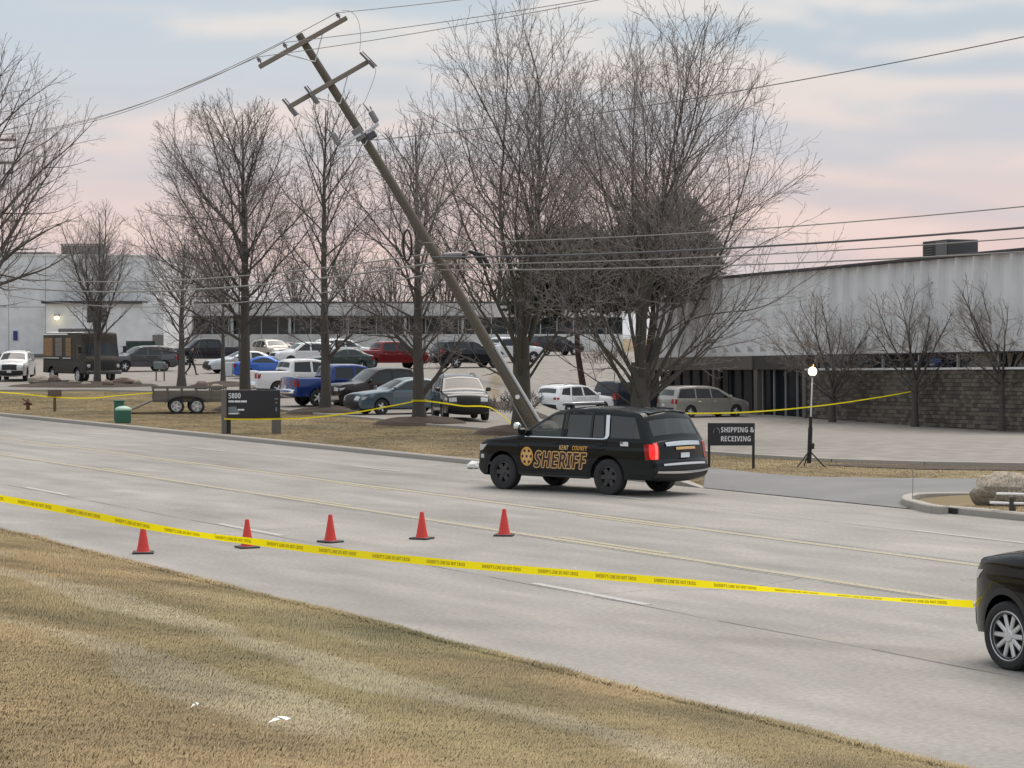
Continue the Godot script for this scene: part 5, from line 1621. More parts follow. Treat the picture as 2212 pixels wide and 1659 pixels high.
func build_finned_building() -> void:
	var n := thing("finned_building", "pale finned panel building over a brown block wall with strip windows", "building")
	var ax := Vector3(9.3, 0.0157 * 26.67, 25.0).normalized()
	var az := ax.cross(Vector3.UP).normalized()
	n.transform = Transform3D(Basis(ax, az.cross(ax).normalized(), az), Vector3(14.4, -1.03, -132.0))
	var xa := -15.4
	var xb := 34.0
	var xw := 5.4
	# core behind everything
	boxpart("core", Vector3((xa + xb) * 0.5, 3.9, -14.0), Vector3(xb - xa - 0.3, 8.2, 26.0), M.fascia_dark, n)
	# upper wall: folded panels with fins
	var pw := 1.62
	var np := int((xb - xa) / pw)
	var panel := MB.new()
	panel.box(Vector3(pw * 0.5, 2.30, 0.0), Vector3(pw - 0.02, 4.60, 0.16), Basis(), 0.012)
	var pm := panel.mesh(M.fin_panel)
	var fin := MB.new()
	var w := 0.86
	var dp := 0.36
	# a fin is a tall wedge whose ends slope back into the wall
	var A := [Vector3(0, 0.25, 0.08), Vector3(w, 0.25, 0.08), Vector3(w * 0.86, 0.62, 0.08 + dp), Vector3(0, 4.58, 0.08), Vector3(w, 4.58, 0.08), Vector3(w * 0.86, 4.58, 0.08 + dp)]
	fin.quad(A[0], A[2], A[5], A[3], Vector3(-1, 0, 0.5)); fin.quad(A[1], A[2], A[5], A[4], Vector3(1, 0, 0.5))
	fin.flat(A[0], A[1], A[2], Vector3(0, -1, 0.3)); fin.flat(A[3], A[4], A[5], Vector3(0, 1, 0.3))
	var fm := fin.mesh(M.fin_panel)
	for i in np:
		var p := mesh_part("wall_panel", pm, Vector3(xa + i * pw, 3.46, 0.0), n)
		mesh_part("fin", fm, Vector3(pw * 0.35, 0, 0), p)
	boxpart("roof_edge", Vector3((xa + xb) * 0.5, 8.13, 0.18), Vector3(xb - xa + 0.3, 0.15, 0.62), M.roof_trim, n, 0.02)
	boxpart("soffit", Vector3((xa + xb) * 0.5, 3.43, 0.02), Vector3(xb - xa, 0.06, 0.22), M.roof_trim, n)
	boxpart("upper_roof", Vector3(20.0, 8.35, -10.0), Vector3(44.0, 0.55, 10.0), M.roof_metal, n, 0.03)
	# strip windows
	var sill := 2.66
	var k := 0
	var x := 6.4
	while x < xb - 1.0:
		var f := boxpart("window", Vector3(x + 1.83, 3.04, -0.10), Vector3(3.58, 0.66, 0.03), M.glass_tint, n)
		boxpart("mullion", Vector3(x, 3.04, 0.0), Vector3(0.10, 0.70, 0.12), M.window_frame, f)
		x += 3.66; k += 1
	boxpart("window_sill", Vector3((xw + xb) * 0.5, sill, 0.05), Vector3(xb - xw, 0.11, 0.30), M.white_paint, n, 0.01)
	# blocks, each laid in running bond with recessed joints
	var bw := 0.405
	var bh := 0.2
	var courses := 17
	boxpart("wall_backing", Vector3((xw + xb) * 0.5, 0.9, -0.11), Vector3(xb - xw, 3.4, 0.18), M.joint, n)
	var bms := []
	for v in 4:
		var b := MB.new()
		b.box(Vector3.ZERO, Vector3(bw - 0.012, bh - 0.012, 0.10), Basis(), 0.012 + 0.002 * v)
		bms.append(b.mesh(M["block%d" % v]))
	rng.seed = 5
	var made := 0
	var rest := MB.new()
	var rm := mat("block_mix", Color(1, 1, 1), 0.95)
	rm.vertex_color_use_as_albedo = true
	grain(rm, M.block0.albedo_texture, 2.0)
	var tones := [Color(0.20, 0.176, 0.146), Color(0.15, 0.13, 0.108), Color(0.23, 0.205, 0.172), Color(0.115, 0.102, 0.09)]
	var nb := int((27.5 - xw) / bw)
	for j in range(nb - 1, -1, -1):
		for i in courses:
			var bx: float = xw + (j + (0.5 if i % 2 == 1 else 0.0)) * bw + bw * 0.5
			var v := rng.randi_range(0, 3)
			var at_ := Vector3(bx, sill - 0.08 - (i + 0.5) * bh, rng.randf_range(-0.008, 0.012))
			if made < 300:
				mesh_part("block", bms[v], at_, n); made += 1
			else:
				rest.box(at_, Vector3(bw - 0.012, bh - 0.012, 0.10), Basis(), 0.014)
				while rest.c.size() < rest.v.size(): rest.c.push_back(tones[v])
	var ro := part("blocks", rest, rm, n)
	ro.set_meta("kind", "stuff")
	# entrance: fascia, columns and glazed doors set back under it
	boxpart("fascia", Vector3((xa - 1.0) * 0.5, 3.06, 0.10), Vector3(-xa - 1.0, 0.80, 0.30), M.fascia, n, 0.02)
	boxpart("fascia", Vector3((xw - 1.0) * 0.5 + 0.05, 3.06, 0.04), Vector3(xw + 0.9, 0.80, 0.22), M.fascia_dark, n, 0.02)
	for e in [[-15.2, 0.5], [-6.4, 0.35], [-0.75, 0.45], [5.2, 0.4]]:
		boxpart("column", Vector3(e[0], 1.33, 0.0), Vector3(e[1], 2.66, 0.3), M.fascia, n, 0.015)
	for i in 14:
		var gx := -14.6 + i * 1.43
		var g := boxpart("door_glass", Vector3(gx, 1.33, -0.55), Vector3(1.36, 2.6, 0.03), M.door_pane, n)
		boxpart("mullion", Vector3(gx - 0.715, 1.33, -0.48), Vector3(0.07, 2.6, 0.10), M.window_frame if i > 9 else M.fascia_dark, g)
	var r := thing("rooftop_unit", "dark louvred rooftop unit above the finned building", "rooftop unit")
	r.transform = n.transform * Transform3D(Basis(), Vector3(12.9, 8.45, -4.5))
	boxpart("casing", Vector3(0, 0.45, 0), Vector3(2.6, 1.0, 1.8), M.unit_dark, r, 0.03)
	boxpart("side_panel", Vector3(-1.32, 0.45, 0), Vector3(0.04, 0.86, 1.7), M.unit_grey, r, 0.01)
	for i in 6: boxpart("louvre", Vector3(-0.7 + 0.0, 0.12 + i * 0.13, 0.93), Vector3(1.0, 0.05, 0.06), M.unit_grey, r, 0.01)
	boxpart("access_panel", Vector3(0.65, 0.45, 0.92), Vector3(1.1, 0.8, 0.04), M.unit_grey, r, 0.01)

func build_left_building() -> void:
	var d := 190.0
	var x0 := X(-220, d)
	var x1 := X(338, d)
	var y0 := 1.4
	var n := thing("warehouse", "tall pale blue white panelled warehouse behind the food truck", "building", Vector3(0, y0, -d), 0.0)
	boxpart("core", Vector3((x0 + x1) * 0.5, 4.4, -12.2), Vector3(x1 - x0 - 0.1, 8.7, 24.0), M.white_wall, n)
	var cols := 7
	var w := (x1 - x0) / cols
	for i in cols:
		for j in 2:
			boxpart("wall_panel", Vector3(x0 + (i + 0.5) * w, 0.3 + 2.15 + j * 4.27, -0.1), Vector3(w - 0.03, 4.24, 0.16), M.white_wall, n, 0.015)
	boxpart("roof_edge", Vector3((x0 + x1) * 0.5, 8.86, -0.1), Vector3(x1 - x0 + 0.1, 0.10, 0.3), M.white_paint, n, 0.01)
	boxpart("plinth", Vector3((x0 + x1) * 0.5, 0.45, 0.0), Vector3(x1 - x0, 0.55, 0.1), M.unit_grey, n)
	# entry wing
	var e0 := X(97, 187)
	var e1 := X(352, 187)
	boxpart("entry_wing", Vector3((e0 + e1) * 0.5, 2.5, 1.3), Vector3(e1 - e0, 4.7, 2.6), M.white_wall, n, 0.02)
	boxpart("canopy_edge", Vector3((e0 + e1) * 0.5 - 1.0, 4.95, 1.5), Vector3(e1 - e0 - 1.4, 0.22, 3.0), M.roof_trim, n, 0.02)
	boxpart("wing_window", Vector3(X(208, 187), 3.9, 2.62), Vector3(1.6, 1.2, 0.05), M.glass, n)
	boxpart("service_door", Vector3(X(340, 187), 1.25, 2.62), Vector3(0.9, 2.1, 0.05), M.unit_grey, n)
	var s := thing("wall_plaque", "small blue plaque on the warehouse wall", "sign", Vector3(X(34, d), Y(725, d), -d + 0.09))
	boxpart("board", Vector3.ZERO, Vector3(0.36, 0.78, 0.06), mat("plaque_blue", Color(0.03, 0.045, 0.20), 0.5), s, 0.01)
	boxpart("mount", Vector3(0, 0, -0.045), Vector3(0.2, 0.5, 0.03), M.steel_dark, s)
	var l := thing("wall_lamp", "lit lamp on the entry wing of the warehouse", "lamp", Vector3(X(122, 186.9), Y(687, 186.9), -187.3))
	boxpart("housing", Vector3(0, 0.22, 0.14), Vector3(0.42, 0.14, 0.3), M.unit_grey, l, 0.02)
	var mb := MB.new()
	mb.blob(Vector3(0, 0.02, 0.2), Vector3(0.40, 0.34, 0.3), 3, 0.0)
	part("lamp_globe", mb, M.lamp_warm, l)
	var ol := OmniLight3D.new()
	ol.name = "glow"; ol.light_color = Color(1.0, 0.9, 0.66); ol.light_energy = 0.15; ol.omni_range = 20.0; ol.omni_attenuation = 2.0; ol.light_size = 0.2; ol.shadow_enabled = true
	ol.position = Vector3(0, 0.0, 0.55)
	l.add_child(ol)
	# roof plant
	var u1 := thing("rooftop_unit", "low grey rooftop unit on the warehouse roof edge", "rooftop unit", Vector3(X(60, 192), y0 + 8.75, -193.0))
	boxpart("casing", Vector3(0, 0.22, 0), Vector3(3.9, 0.46, 2.0), M.unit_grey, u1, 0.03)
	boxpart("hatch", Vector3(-0.35, 0.24, 1.02), Vector3(0.75, 0.34, 0.05), M.unit_dark, u1)
	boxpart("vent_panel", Vector3(0.9, 0.24, 1.02), Vector3(0.9, 0.3, 0.05), M.fascia, u1)
	var u2 := thing("rooftop_screen", "slatted grey screen round plant on the warehouse roof", "rooftop unit", Vector3(X(180, 193), y0 + 8.72, -194.0))
	boxpart("casing", Vector3(0, 0.55, 0), Vector3(3.3, 1.0, 2.0), M.unit_dark, u2)
	for i in 14: boxpart("slat", Vector3(-1.7 + i * 0.262, 0.58, 1.1), Vector3(0.19, 1.15, 0.05), M.unit_grey if i % 4 != 1 else M.fascia, u2, 0.01)
	boxpart("top_rail", Vector3(0, 1.16, 1.1), Vector3(3.7, 0.08, 0.09), M.unit_grey, u2)
	var c := thing("waste_container", "dark green waste container behind the grey crossover", "dumpster", on(307, 176) + Vector3(0, 0.07, 0))
	boxpart("body", Vector3(0, 0.85, 0), Vector3(2.25, 1.4, 1.5), mat("bin_green", Color(0.02, 0.045, 0.035), 0.6), c, 0.05)
	for sx in [-1.0, 1.0]: boxpart("lid", Vector3(sx * 0.56, 1.60, 0), Vector3(1.1, 0.08, 1.55), M.black_plastic, c, 0.02)
	for i in 5: boxpart("rib", Vector3(-0.95 + i * 0.475, 0.85, 0.77), Vector3(0.07, 1.3, 0.06), M.bin_green, c, 0.01)
	for sx in [-1.0, 1.0]: boxpart("foot", Vector3(sx * 0.9, 0.08, 0), Vector3(0.15, 0.18, 1.3), M.black_plastic, c)

func build_low_building() -> void:
	var d := 213.0
	var x0 := X(352, d)
	var x1 := X(1345, d)
	var n := thing("office_building", "long low office building with a dark window band behind the parked cars", "building", Vector3(0, 1.9, -d), 0.0)
	boxpart("core", Vector3((x0 + x1) * 0.5, 2.4, -8.2), Vector3(x1 - x0, 4.8, 16.0), M.unit_grey, n)
	grain(mat("fascia_pale", Color(0.78, 0.78, 0.79), 0.8), M.fine, 0.5)
	var np := 14
	var w := (x1 - x0) / np
	for i in np:
		var xx := x0 + (i + 0.5) * w
		boxpart("wall_panel", Vector3(xx, 0.95, -0.08), Vector3(w - 0.03, 1.9, 0.18), M.white_wall, n, 0.01)
		boxpart("fascia_panel", Vector3(xx, 4.1, 0.0), Vector3(w - 0.03, 1.3, 0.3), M.fascia_pale, n, 0.01)
		for j in 2:
			var f := boxpart("window", Vector3(xx + (j - 0.5) * w * 0.5, 2.68, -0.12), Vector3(w * 0.5 - 0.08, 1.50, 0.04), M.glass, n)
			boxpart("mullion", Vector3(xx + (j - 1.0) * w * 0.5, 2.68, -0.06), Vector3(0.09, 1.5, 0.12), M.window_frame, f)
	for i in 6:
		boxpart("column", Vector3(x0 + 1.2 + i * 5.3, 1.7, 0.9), Vector3(0.26, 3.4, 0.26), M.window_frame, n, 0.02)
	boxpart("canopy", Vector3(x0 + 14.5, 3.5, 0.55), Vector3(28.0, 0.2, 1.4), M.fascia_dark, n, 0.02)
	boxpart("roof_edge", Vector3((x0 + x1) * 0.5, 4.84, 0.0), Vector3(x1 - x0 + 0.2, 0.14, 0.4), M.roof_trim, n, 0.01)
# ------------------------------------------------------------------ pole and cables
func cable(nm: String, label: String, a: Vector3, b: Vector3, sag: float, r: float, mt: String, group := "") -> void:
	var mb := MB.new()
	var pts := PackedVector3Array()
	var rad := PackedFloat32Array()
	var n := 40
	for i in n + 1:
		var t := float(i) / n
		pts.push_back(a.lerp(b, t) - Vector3.UP * sag * 4.0 * t * (1.0 - t))
		rad.push_back(r)
	mb.tube(pts, rad, 5)
	solo(nm, mb, M[mt], label, "cable", group)
func insulator(parent: Node3D, p: Vector3) -> void:
	var mb := MB.new()
	mb.lathe([[0.0, 0.0], [0.02, 0.0], [0.02, 0.05], [0.065, 0.06], [0.05, 0.09], [0.035, 0.10], [0.07, 0.115], [0.05, 0.15], [0.03, 0.18], [0.0, 0.185]], 10, p)
	part("insulator", mb, M.porcelain, parent)
func cutout(parent: Node3D, p: Vector3, dirs: Vector3) -> void:
	var mb := MB.new()
	var dn := dirs.normalized()
	mb.rod(p - dn * 0.28, p + dn * 0.28, 0.035, 8, 0.03)
	mb.rod(p - dn * 0.30, p - dn * 0.05, 0.055, 8)
	mb.rod(p - dn * 0.32 + Vector3(0.07, 0, 0.05), p + dn * 0.26 + Vector3(0.07, 0, 0.05), 0.018, 6)
	part("fuse_cutout", mb, M.porcelain, parent)
func build_poles() -> void:
	var base := on(1194, 64.0)
	var n := thing("utility_pole", "snapped wooden utility pole leaning left over the trees", "utility pole", base)
	n.rotation.z = atan2(1194.0 - 653.0, 987.0 - 85.0 + 0.0)
	var Lp := 13.65
	var mb := MB.new()
	var pts := PackedVector3Array()
	var rad := PackedFloat32Array()
	for i in 15:
		var f := i / 14.0
		pts.push_back(Vector3(0.10 * sin(f * PI), -0.5 + (Lp + 0.5) * f, 0))
		rad.push_back(lerpf(0.168, 0.105, f))
	mb.tube(pts, rad, 16)
	part("post", mb, M.pole_wood, n)
	var yaw := deg_to_rad(24.0)
	var ad := Vector3(cos(yaw), 0.035, -sin(yaw)).normalized()
	var ab := Basis(ad, Vector3(0, 1, 0), ad.cross(Vector3.UP).normalized())
	for e in [[Lp - 0.27, 3.0, 0.0], [Lp - 1.62, 2.75, -0.02]]:
		var c := Vector3(0, e[0], 0.17)
		var am := boxpart("crossarm", c + ad * e[2], Vector3(e[1], 0.125, 0.105), M.arm_wood, n, 0.012, ab)
		for s in [-1.0, 1.0]:
			mb = MB.new()
			mb.rod(c + ad * s * 0.62 - Vector3(0, 0.06, 0), c + Vector3(0, -0.62, -0.02), 0.016, 6)
			part("brace", mb, M.galvanised, am)
	for t in [1.32, -0.52, -1.40]: insulator(n, Vector3(0, Lp - 0.20, 0.17) + ad * t)
	var c2 := Vector3(0, Lp - 1.62, 0.22)
	cutout(n, c2 + ad * 1.36 + Vector3(0.02, 0.05, 0.05), Vector3(-0.25, 1, 0.1))
	cutout(n, c2 - ad * 0.62 + Vector3(0, -0.02, 0.05), Vector3(-0.1, 1, 0))
	cutout(n, c2 - ad * 1.36 + Vector3(0, -0.02, 0.05), Vector3(-0.15, 1, 0))
	# bracket with two regulators
	var c3 := Vector3(0, Lp - 3.22, 0.19)
	var br := boxpart("bracket", c3 - Vector3(0, 0.035, 0), Vector3(1.35, 0.07, 0.07), M.galvanised, n, 0.01, ab)
	boxpart("clamp", c3 + Vector3(0, 0.0, -0.04), Vector3(0.27, 0.36, 0.10), M.grey_box, br, 0.02)
	boxpart("cross_plate", c3 + Vector3(0.30, -0.22, 0.02), Vector3(0.26, 0.20, 0.18), M.steel_dark, br, 0.03)
	for s in [-1.0, 1.0]:
		mb = MB.new()
		mb.rod(c3 + ad * s * 0.62 - Vector3(0, 0.04, 0), c3 + Vector3(0.0, -0.34, 0), 0.018, 6)
		part("strut", mb, M.galvanised, br)
		var bx := MB.new()
		var q: Vector3 = c3 + ad * s * 0.66 + Vector3(0, 0.20, 0)
		bx.box(q, Vector3(0.15, 0.36, 0.14), ab, 0.03)
		bx.rod(q + Vector3(-0.03, 0.2, 0), q + Vector3(-0.06, 0.46, 0), 0.028, 8, 0.012)
		bx.rod(q + Vector3(0.05, 0.2, 0), q + Vector3(0.06, 0.30, 0), 0.02, 8)
		part("arrester_box", bx, M.grey_box, n)
	# riser conduit and ground wire at the foot
	mb = MB.new()
	mb.rod(Vector3(0.20, 0.0, 0.10), Vector3(0.215, 3.45, 0.08), 0.052, 10)
	part("riser_conduit", mb, M.galvanised, n)
	mb = MB.new()
	mb.rod(Vector3(-0.21, 0.0, 0.09), Vector3(-0.17, 2.1, 0.10), 0.022, 6)
	part("ground_wire_guard", mb, M.cable_pale, n)
	mb = MB.new()
	mb.lathe([[0.0, 0.012], [0.06, 0.012], [0.065, 0.0]], 12, Vector3(0.03, 1.95, 0.175), Basis(Vector3.RIGHT, PI * 0.5))
	part("number_tag", mb, M.sign_white, n)
	# loose jumper wires
	for e in [[Vector3(0, Lp - 0.02, 0.17) + ad * 1.5, c2 + ad * 1.38 + Vector3(-0.05, 0.36, 0.05), 0.38], [c2 + ad * 1.36 + Vector3(0.08, -0.25, 0.05), c3 + ad * 0.66 + Vector3(-0.06, 0.64, 0), 0.30]]:
		mb = MB.new()
		pts = PackedVector3Array(); rad = PackedFloat32Array()
		for i in 15:
			var t := i / 14.0
			pts.push_back((e[0] as Vector3).lerp(e[1], t) + Vector3(0.85, 0.45, 0) * e[2] * 4.0 * t * (1.0 - t)); rad.push_back(0.007)
		mb.tube(pts, rad, 4)
		part("jumper_wire", mb, M.cable_pale, n)
	var T := n.transform
	# upright pole further along the road
	var b := on(-22, 106.5)
	var m := thing("utility_pole", "upright wooden utility pole half hidden by the spreading tree", "utility pole", b)
	mb = MB.new()
	mb.tube(PackedVector3Array([Vector3(0, -0.4, 0), Vector3(0, 6.5, 0), Vector3(0, 13.2, 0)]), PackedFloat32Array([0.18, 0.15, 0.11]), 14)
	part("post", mb, M.pole_wood, m)
	for y in [12.4, 11.35]:
		var am := boxpart("crossarm", Vector3(0.05, y, 0.16), Vector3(2.5, 0.12, 0.10), M.arm_wood, m, 0.01)
		for s in [-1.0, 1.0]:
			mb = MB.new()
			mb.rod(Vector3(s * 0.6, y, 0.22), Vector3(0, y - 0.6, 0.14), 0.015, 6)
			part("brace", mb, M.galvanised, am)
	for t in [1.15, 0.55, -1.15]: insulator(m, Vector3(t, 12.46, 0.16))
	for t in [1.1, 0.75, 0.35]: cutout(m, Vector3(t, 11.1, 0.2), Vector3(0.1, 1, 0))
	var far := from_sq(10.4, 32.1)
	var fp := Vector3(far.x, 0, -far.y)
	var rn := Vector3(RN.x, 0, -RN.y)
	var g := "power lines at the top of the poles"
	var nm3 := ["raised end", "middle", "lowered end"]
	var gl := "power line from upright pole to the %s insulator of leaning crossarm"
	var gr := "power line leaving the %s insulator of leaning crossarm over the trees"
	var k := 0
	for t in [1.32, -0.52, -1.40]:
		var p: Vector3 = T * (Vector3(0, Lp - 0.01, 0.17) + ad * t)
		cable("power_line", gl % nm3[k], b + Vector3([1.15, 0.55, -1.15][k], 12.65, 0.16), p, 0.65, 0.011, "cable_pale", g)
		cable("power_line", gr % nm3[k], p, fp + Vector3(0, 12.2 + 0.1 * k, 0) + rn * [1.3, 0.4, -1.3][k], 0.7, 0.010, "cable_pale", g)
		k += 1
	var h := T * c3
	cable("power_line", "lone thin wire from the transformer bracket past the largest tree", h + Vector3(0.2, -0.2, 0.2), fp + Vector3(0, 11.1, 0), 0.85, 0.011, "cable")
	var g2 := "communication cables strung below the power lines"
	var q := func(y: float) -> Vector3: return T * Vector3(0.0, y / cos(n.rotation.z), 0.19)
	var j := 0
	for e in [[6.15, 7.25, 0.65, 0.013, "cable_pale"], [5.75, 6.75, 0.60, 0.024, "cable"], [5.55, 6.35, 0.50, 0.014, "cable_pale"], [5.40, 5.85, 0.45, 0.016, "cable_pale"]]:
		cable("communication_cable", ["highest communication cable right of the leaning pole", "thick black communication cable right of the leaning pole", "thin communication cable just under the thick black one", "lowest communication cable right of the leaning pole"][j], q.call(e[0] - 0.2), fp + Vector3(0, e[1], 0), e[2], e[3], e[4], g2)
		j += 1
	j = 0
	for e in [[5.85, 6.15, 0.50, 0.020, "cable_pale"], [5.60, 5.75, 0.55, 0.028, "cable_pale"], [5.35, 5.45, 0.85, 0.018, "cable_pale"]]:
		cable("communication_cable", ["highest communication cable between the two poles", "thick communication cable between the two poles", "lowest sagging communication cable between the two poles"][j], q.call(e[0] - 0.2), b + Vector3(0, e[1], 0.2), e[2], e[3], e[4], g2)
		j += 1
	# splice case and slack loops hung on the cables right beside the pole
	var sc := thing("splice_case", "grey capsule splice case hanging beside the leaning pole", "splice case", at(979, 553, 63.6))
	mb = MB.new()
	mb.lathe([[0.0, -0.30], [0.07, -0.29], [0.105, -0.24], [0.11, 0.2], [0.08, 0.27], [0.0, 0.28]], 14, Vector3.ZERO, Basis(Vector3.BACK, -PI * 0.5 + 0.05))
	part("shell", mb, M.porcelain, sc)
	mb = MB.new()
	mb.lathe([[0.0, 0.0], [0.10, 0.0], [0.10, 0.08], [0.0, 0.10]], 12, Vector3(0.25, 0, 0), Basis(Vector3.BACK, -PI * 0.5))
	part("end_cap", mb, M.black_plastic, sc)
	for s in [-0.2, 0.2]:
		mb = MB.new()
		mb.rod(Vector3(s, 0.08, 0), Vector3(s + 0.02, 0.24, 0), 0.012, 6)
		part("hanger", mb, M.steel_dark, sc)
	var sl := thing("cable_slack_loop", "black slack loops of cable next to the splice case", "cable", at(1030, 560, 62.5))
	for e in [[0.0, 0.0], [0.20, -0.05]]:
		mb = MB.new()
		mb.tube(PackedVector3Array([Vector3(e[0] - 0.22, 0.22 + e[1], 0), Vector3(e[0] - 0.06, 0.16 + e[1], 0), Vector3(e[0] + 0.05, 0.0 + e[1], 0), Vector3(e[0] + 0.16, -0.18 + e[1], 0)]), PackedFloat32Array([0.045, 0.065, 0.065, 0.05]), 8)
		part("loop", mb, M.black_plastic, sl)
	var l2 := thing("cable_slack_loop", "black hanging cable loop left of the leaning pole", "cable", at(880, 530, 64.3))
	mb = MB.new()
	var lp := PackedVector3Array()
	var lr := PackedFloat32Array()
	for i in 17:
		var a := TAU * i / 16.0
		lp.push_back(Vector3(cos(a) * 0.12, sin(a) * 0.42, 0.02 * sin(a))); lr.push_back(0.03)
	mb.tube(lp, lr, 8)
	part("loop", mb, M.black_plastic, l2)
	boxpart("tie", Vector3(0, 0.42, 0), Vector3(0.08, 0.06, 0.08), M.steel_dark, l2, 0.01)

# ------------------------------------------------------------------ tape
func curve_of(a: Array) -> Curve3D:
	var c := Curve3D.new()
	c.bake_interval = 0.1
	for i in a.size():
		var p: Vector3 = a[i]
		var t := Vector3.ZERO
		if i > 0 and i < a.size() - 1: t = (a[i + 1] - a[i - 1]) * 0.16
		c.add_point(p, -t, t)
	return c
func tape(nm: String, label: String, pts: Array, rolls: Array, text: bool, group: String, half := 0.048) -> Node3D:
	var c := curve_of(pts)
	var len_ := c.get_baked_length()
	var node := thing(nm, label, "tape", pts[0], 0.0, group)
	var o: Vector3 = pts[0]
	var frame := func(s: float, side: float, off: float) -> Array:
		var p := c.sample_baked(s)
		var t := (c.sample_baked(minf(s + 0.05, len_)) - c.sample_baked(maxf(s - 0.05, 0.0))).normalized()
		var f := s / len_ * (rolls.size() - 1)
		var i := mini(int(f), rolls.size() - 2)
		var roll: float = lerpf(rolls[i], rolls[i + 1], f - i) + 0.10 * sin(s * 1.7)
		var up := (Vector3.UP - t * t.y).normalized()
		var w := up.rotated(t, roll)
		var nn := t.cross(w).normalized()
		if nn.dot(Vector3(0, EYE, 0) - p) < 0.0: nn = -nn
		return [p - o + w * side + nn * off, nn]
	var mb := MB.new()
	var n := int(len_ / 0.12)
	for i in n:
		var A = frame.call(len_ * i / n, -half, 0.0); var B = frame.call(len_ * (i + 1) / n, -half, 0.0)
		var C = frame.call(len_ * (i + 1) / n, half, 0.0); var D = frame.call(len_ * i / n, half, 0.0)
		mb.tri(A[0], B[0], C[0], A[1], B[1], C[1]); mb.tri(A[0], C[0], D[0], A[1], C[1], D[1])
	part("ribbon", mb, M.tape_yellow, node)
	if text:
		var arr := text_mesh("SHERIFF'S LINE DO NOT CROSS", 0.05, 700)
		var vs: PackedVector3Array = arr[Mesh.ARRAY_VERTEX]
		var mx := 0.0
		for v in vs: mx = maxf(mx, absf(v.x))
		var s := 0.45
		while s < len_ - 0.4:
			var tm := MB.new()
			var s0 := s
			lay_text(tm, arr, func(x: float, y: float) -> Array: return frame.call(s0 + x / mx * 0.265, y * 1.15, 0.003))
			part("lettering", tm, M.tape_ink, node)
			s += 0.76
	return node
func build_tapes() -> void:
	var P := []
	for e in [[-90, 1062], [0, 1077], [150, 1104], [310, 1136], [430, 1156], [550, 1171], [700, 1190], [900, 1211], [1100, 1229], [1300, 1245], [1500, 1261], [1700, 1277], [1900, 1294], [2104, 1306]]:
		P.append(at(e[0], e[1], lerpf(31.0, 25.35, e[0] / 2104.0)))
	tape("barrier_tape", "yellow printed barrier tape stretched across the road by the cones", P, [0.25, 0.1, -0.1, 0.15, 0.6, 0.1, -0.1, 0.0, 0.05, 0.0, 0.1, 0.25, 0.6, 1.0, 1.05, 0.5], true, "")
	var g := "yellow tapes on the far side of the road"
	P = [at(484, 905, 79.6)]
	for e in [[540, 906, 79.5], [598, 905, 79.5], [660, 903, 81.0], [760, 892, 84.0], [850, 876, 87.0], [893, 867, 88.2]]: P.append(at(e[0], e[1], e[2]))
	var t := tape("barrier_tape", "yellow tape from the address sign posts to the taped tree", P, [0.1, 0.0, 0.3, 0.1, 0.2, 0.1], false, g, 0.026)
	# turns round the trunk
	var o := on(906, 88.5)
	var wr := PackedVector3Array()
	var mb := MB.new()
	var y := Y(866, 88.0)
	for i in 20:
		var a0 := TAU * i / 20.0
		var a1 := TAU * (i + 1) / 20.0
		var r := 0.30
		var d0 := Vector3(cos(a0), 0, sin(a0))
		var d1 := Vector3(cos(a1), 0, sin(a1))
		var c := Vector3(o.x, y, o.z) - t.position
		mb.tri(c + d0 * r + Vector3(0, -0.035, 0), c + d1 * r + Vector3(0, -0.035, 0), c + d1 * r + Vector3(0, 0.035, 0), d0, d1, d1)
		mb.tri(c + d0 * r + Vector3(0, -0.035, 0), c + d1 * r + Vector3(0, 0.035, 0), c + d0 * r + Vector3(0, 0.035, 0), d0, d1, d0)
	part("trunk_wrap", mb, M.tape_yellow, t)
	tape("barrier_tape", "yellow tape passing in front of the front facing SUV", [at(919, 866, 88.2), at(960, 871, 87.0), at(1000, 877, 86.0), at(1060, 881, 84.5), at(1108, 918, 82.0), at(1120, 930, 80.4)], [0.1, 0.0, 0.3, 0.2, 0.5], false, g, 0.026)
	tape("barrier_tape", "yellow tape between the largest tree and the block wall tree", [at(1410, 889, 75.2), at(1500, 893, 80.0), at(1600, 891, 87.0), at(1700, 884, 94.0), at(1800, 873, 101.0), at(1900, 858, 108.0), at(1968, 846, 113.8)], [0.1, -0.1, 0.1, 0.0, 0.2], false, g, 0.026)
	tape("barrier_tape", "yellow tape across the lawn by the stake sign and hydrant", [at(-60, 843, 103.5), at(0, 847, 103.5), at(60, 852, 103.6), at(117, 858, 103.7), at(193, 860, 103.0), at(260, 854, 102.6), at(338, 848, 102.3)], [0.1, 0.4, 0.0, 0.3, 0.9, 0.2], false, g, 0.026)

